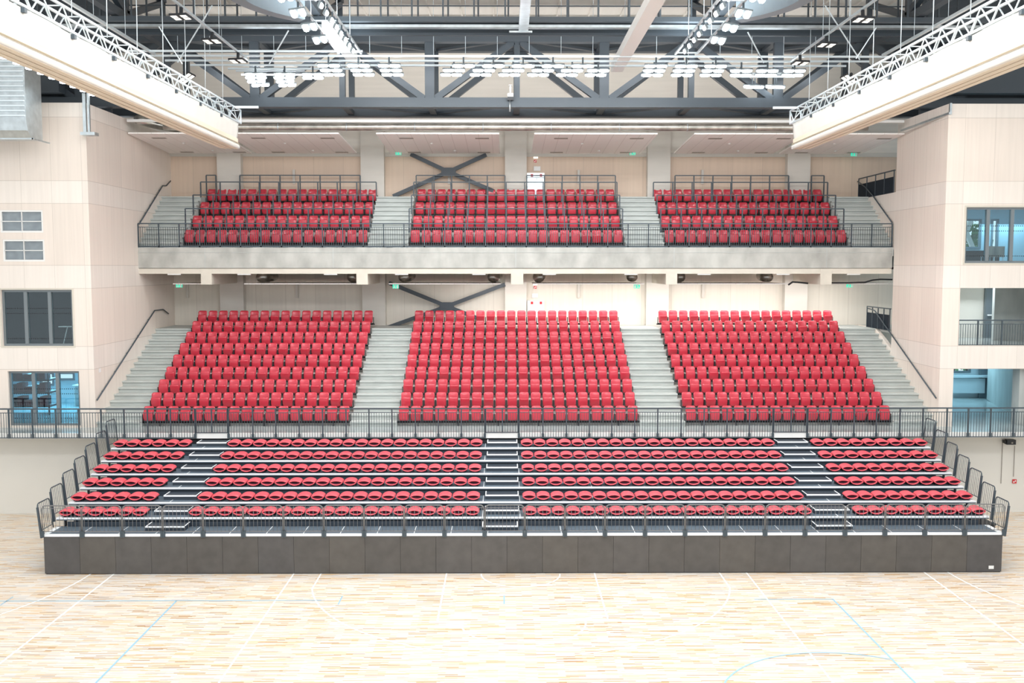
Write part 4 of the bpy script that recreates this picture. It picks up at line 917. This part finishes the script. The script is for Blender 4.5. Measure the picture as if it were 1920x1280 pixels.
struct('wall_foyer_concrete', MB().hexa([(PX(1854, 47), 47, ZM), (PX(1912, 41), 41, ZM), (26, 41, ZM), (26, 47, ZM), (PX(1854, 47), 47, 6.2), (PX(1912, 41), 41, 6.2), (26, 41, 6.2), (26, 47, 6.2)]), M['concrete2'])
struct('column_foyer', MB().box(PX(1911, 39.4), PX(1911, 39.4) + 0.6, 39.25, 39.8, ZM, 6.2), M['concrete2'])
solo('radiator', MB().box(0, 1.6, 0, 0.1, 0.25, 1.0).box(-0.05, 1.75, -0.12, 0.12, 1.05, 1.15), M['room'], 'flat pale radiator under the foyer window', 'radiator', None, (PX(1790, 47.4), 47.4, ZM))
# foliage-free glow none; wall items
def sign(x, y, Y, w_, h_, m, nm, lab, cat, grp=None, depth=0.03):
    p = P(x, y, Y); return solo(nm, MB().box(-w_ / 2, w_ / 2, -depth, 0, -h_ / 2, h_ / 2), m, lab, cat, grp, p)
def exit_sign(x, y, Y, lab, flip=1):
    p = P(x, y, Y); t = thing('exit_sign', lab, 'exit sign', p, 'green exit signs')
    obj('sign_box', MB().box(-0.14, 0.14, -0.04, 0.04, -0.09, 0.09), M['sign_green'], t)
    obj('running_figure', MB().box(-0.03 * flip - 0.035, -0.03 * flip + 0.035, -0.046, -0.04, 0.035, 0.075).bar((-0.03 * flip, -0.043, 0.03), (-0.06 * flip, -0.043, -0.02), 0.006, 0.035).bar((-0.06 * flip, -0.043, -0.02), (-0.01, -0.043, -0.08), 0.006, 0.022).bar((-0.06 * flip, -0.043, -0.02), (-0.12 * flip, -0.043, -0.07), 0.006, 0.022), M['white'], t)
    obj('door_mark', MB().box(min(0.05 * flip, 0.12 * flip), max(0.05 * flip, 0.12 * flip), -0.046, -0.04, -0.08, 0.07), M['white'], t)
    obj('hanger', MB().box(-0.01, 0.01, -0.01, 0.01, 0.10, 0.2), M['white'], t)
exit_sign(747, 287, 47.9, 'green exit sign above balcony, left of centre', 1); exit_sign(1186, 287, 47.9, 'green exit sign above balcony, right of centre', -1); exit_sign(1601, 289, 47.9, 'green exit sign above right end of balcony', 1)
exit_sign(336, 535, 45.3, 'green exit sign under balcony at far left', 1); exit_sign(742, 537, 45.3, 'green exit sign under balcony, left of centre', 1); exit_sign(1194, 537, 45.3, 'green exit sign under balcony, right of centre', -1); exit_sign(1593, 535, 45.3, 'green exit sign under balcony at far right', 1)
sign(1004.5, 295.5, 48.55, 0.22, 0.08, M['lampdim'], 'emergency_light', 'small white emergency light above upper hydrant cabinet', 'light')
sign(1003.5, 532.5, 48.5, 0.22, 0.09, M['lampdim'], 'emergency_light', 'small white emergency light above lower hydrant cabinet', 'light')
def redsign(x, y, Y, s_, lab):
    p = P(x, y, Y); t = thing('fire_sign', lab, 'sign', p, 'small red fire signs')
    obj('plate', MB().box(-s_ / 2, s_ / 2, -0.015, 0, -s_ / 2, s_ / 2), M['sign_red'], t)
    obj('pictogram', MB().box(-s_ * 0.3, -s_ * 0.05, -0.02, -0.015, -s_ * 0.35, s_ * 0.1).box(s_ * 0.08, s_ * 0.3, -0.02, -0.015, -s_ * 0.1, s_ * 0.3), M['white'], t)
redsign(1003.5, 302, 48.57, 0.13, 'small red fire sign above upper hydrant cabinet'); redsign(1003.5, 538.5, 48.55, 0.14, 'small red fire sign above lower hydrant cabinet')
redsign(1902, 902, 38.97, 0.17, 'small red fire call sign on white wall right of grandstand')
sign(1007, 316, 48.57, 0.34, 0.22, M['white'], 'notice', 'white notice sheet above upper hydrant cabinet', 'notice'); sign(1003, 554, 48.57, 0.3, 0.22, M['white'], 'notice', 'white notice sheet above lower hydrant cabinet', 'notice')
for x, y0_, h_, m, lab in ((1004.5, 324, 1.25, M['alu'], 'silver hydrant cabinet behind balcony seats'), (1004.5, 563, 1.3, M['white'], 'white hydrant cabinet behind top row of middle tier')):
    p = P(x, y0_, 48.4); t = thing('hydrant_cabinet', lab, 'cabinet', (p.x, 48.4, p.z))
    obj('body', MB().box(-0.43, 0.43, 0, 0.19, -h_, 0), m, t)
    obj('cabinet_door', MB().box(-0.40, 0.40, -0.015, 0, -h_ + 0.03, -0.22), m, t); obj('door_knob', MB().tube([(0.05, -0.05, -0.3), (0.05, -0.01, -0.3)], 0.03, 8), M['nose'], t)
    for q in (-0.19, 0.26): obj('red_sticker', MB().box(q - 0.06, q + 0.06, -0.02, -0.014, -0.19, -0.06), M['sign_red'], t)
    if y0_ > 400:
        pass
t = thing('wall_speaker', 'black loudspeaker on white wall at far right under gallery', 'loudspeaker', P(1893, 828, 38.8))
obj('cabinet', MB().box(-0.16, 0.2, -0.12, 0.1, -0.1, 0.1), M['black'], t); obj('bracket', MB().box(-0.22, -0.16, -0.06, 0.16, -0.06, 0.06), M['black'], t); obj('horn', MB().tube([(0.04, -0.13, -0.02), (0.04, -0.12, -0.02)], 0.04, 10), M['vent'], t)
solo('conduit', MB().box(-0.01, 0.01, -0.02, 0, -1.3, 0), M['vent'], 'thin grey conduit from black speaker down to red sign', 'conduit', 'wall conduits', P(1902.5, 835, 38.99))
solo('conduit', MB().box(-0.01, 0.01, -0.02, 0, -1.85, 0), M['vent'], 'thin pull cord left of the black speaker', 'conduit', 'wall conduits', P(1880, 823, 38.99))
sign(187, 694, YT + 1.2, 0.001, 0.001, M['white'], 'x', 'x', 'x') if False else None
p = onx(187, 694, XL + 0.01); solo('info_plate', MB().box(0, 0.01, -0.1, 0.1, -0.08, 0.08), M['white'], 'tiny white plate on left side wall beside the stairs', 'plate', None, p)
# ceiling camera pole at centre
t = thing('hanging_camera', 'white and black camera on a short pole before the front truss, near centre', 'camera', P(957, 182, 41.14))
obj('pole', MB().tube([(0, 0, 0.15), (0, 0, 0.5)], 0.035, 8).tube([(0, 0, 0.48), (0, 0, 0.5)], 0.08, 8), M['white'], t); obj('dome', MB().tube([(0, 0, 0.0), (0, 0, 0.15)], 0.13, 12), M['white'], t); obj('camera_body', MB().box(-0.12, 0.12, -0.1, 0.1, -0.14, 0.0), M['black'], t); obj('stem', MB().tube([(-0.02, 0, -0.6), (-0.02, 0, -0.14)], 0.03, 8), M['galv'], t)
# galvanised bracket at left tower corner
t = thing('hanging_bracket', 'galvanised bracket hanging at top corner of left timber tower', 'bracket', P(162, 252, 38.5))
obj('arm', MB().box(-0.12, 0.0, 0, 0.1, 0, 1.6), M['galv'], t); obj('arm', MB().box(0.06, 0.14, 0, 0.1, 0.1, 1.6), M['galv'], t); obj('foot', MB().box(-0.12, 0.45, -0.3, 0.1, -0.06, 0.06), M['galv'], t)
t = thing('hanging_bracket', 'galvanised rail bracket at top corner of right timber tower', 'bracket', P(1781, 212, 38.79))
obj('arm', MB().box(0, 0.08, 0, 0.1, -0.05, 0.4), M['galv'], t); obj('rail', MB().bar((0, 0, 0), P(1690, 245, 42.5) - P(1781, 212, 38.79), 0.08), M['galv'], t)
for x, Yq, z in ((842, 48.55, 14.6), (551, 48.55, 14.6), (1085, 48.55, 14.6), (1317, 48.55, 14.6), (352, 48.55, 8.9), (557, 48.55, 8.9), (1085, 48.55, 8.9), (1318, 48.55, 8.9)):
    nm = {842: 'left of centre', 551: 'second bay', 1085: 'right of centre', 1317: 'fourth bay', 352: 'far left', 557: 'second bay', 1318: 'fourth bay'}[x]
    solo('wall_bracket', MB().box(-0.06, 0.06, -0.06, 0, -0.35, 0.35), M['column'], f'short grey wall bracket, {nm}, {"above balcony" if z > 10 else "below balcony"}', 'bracket', 'short wall brackets', (PX(x, Yq, 320 if z > 10 else 560), Yq, z))
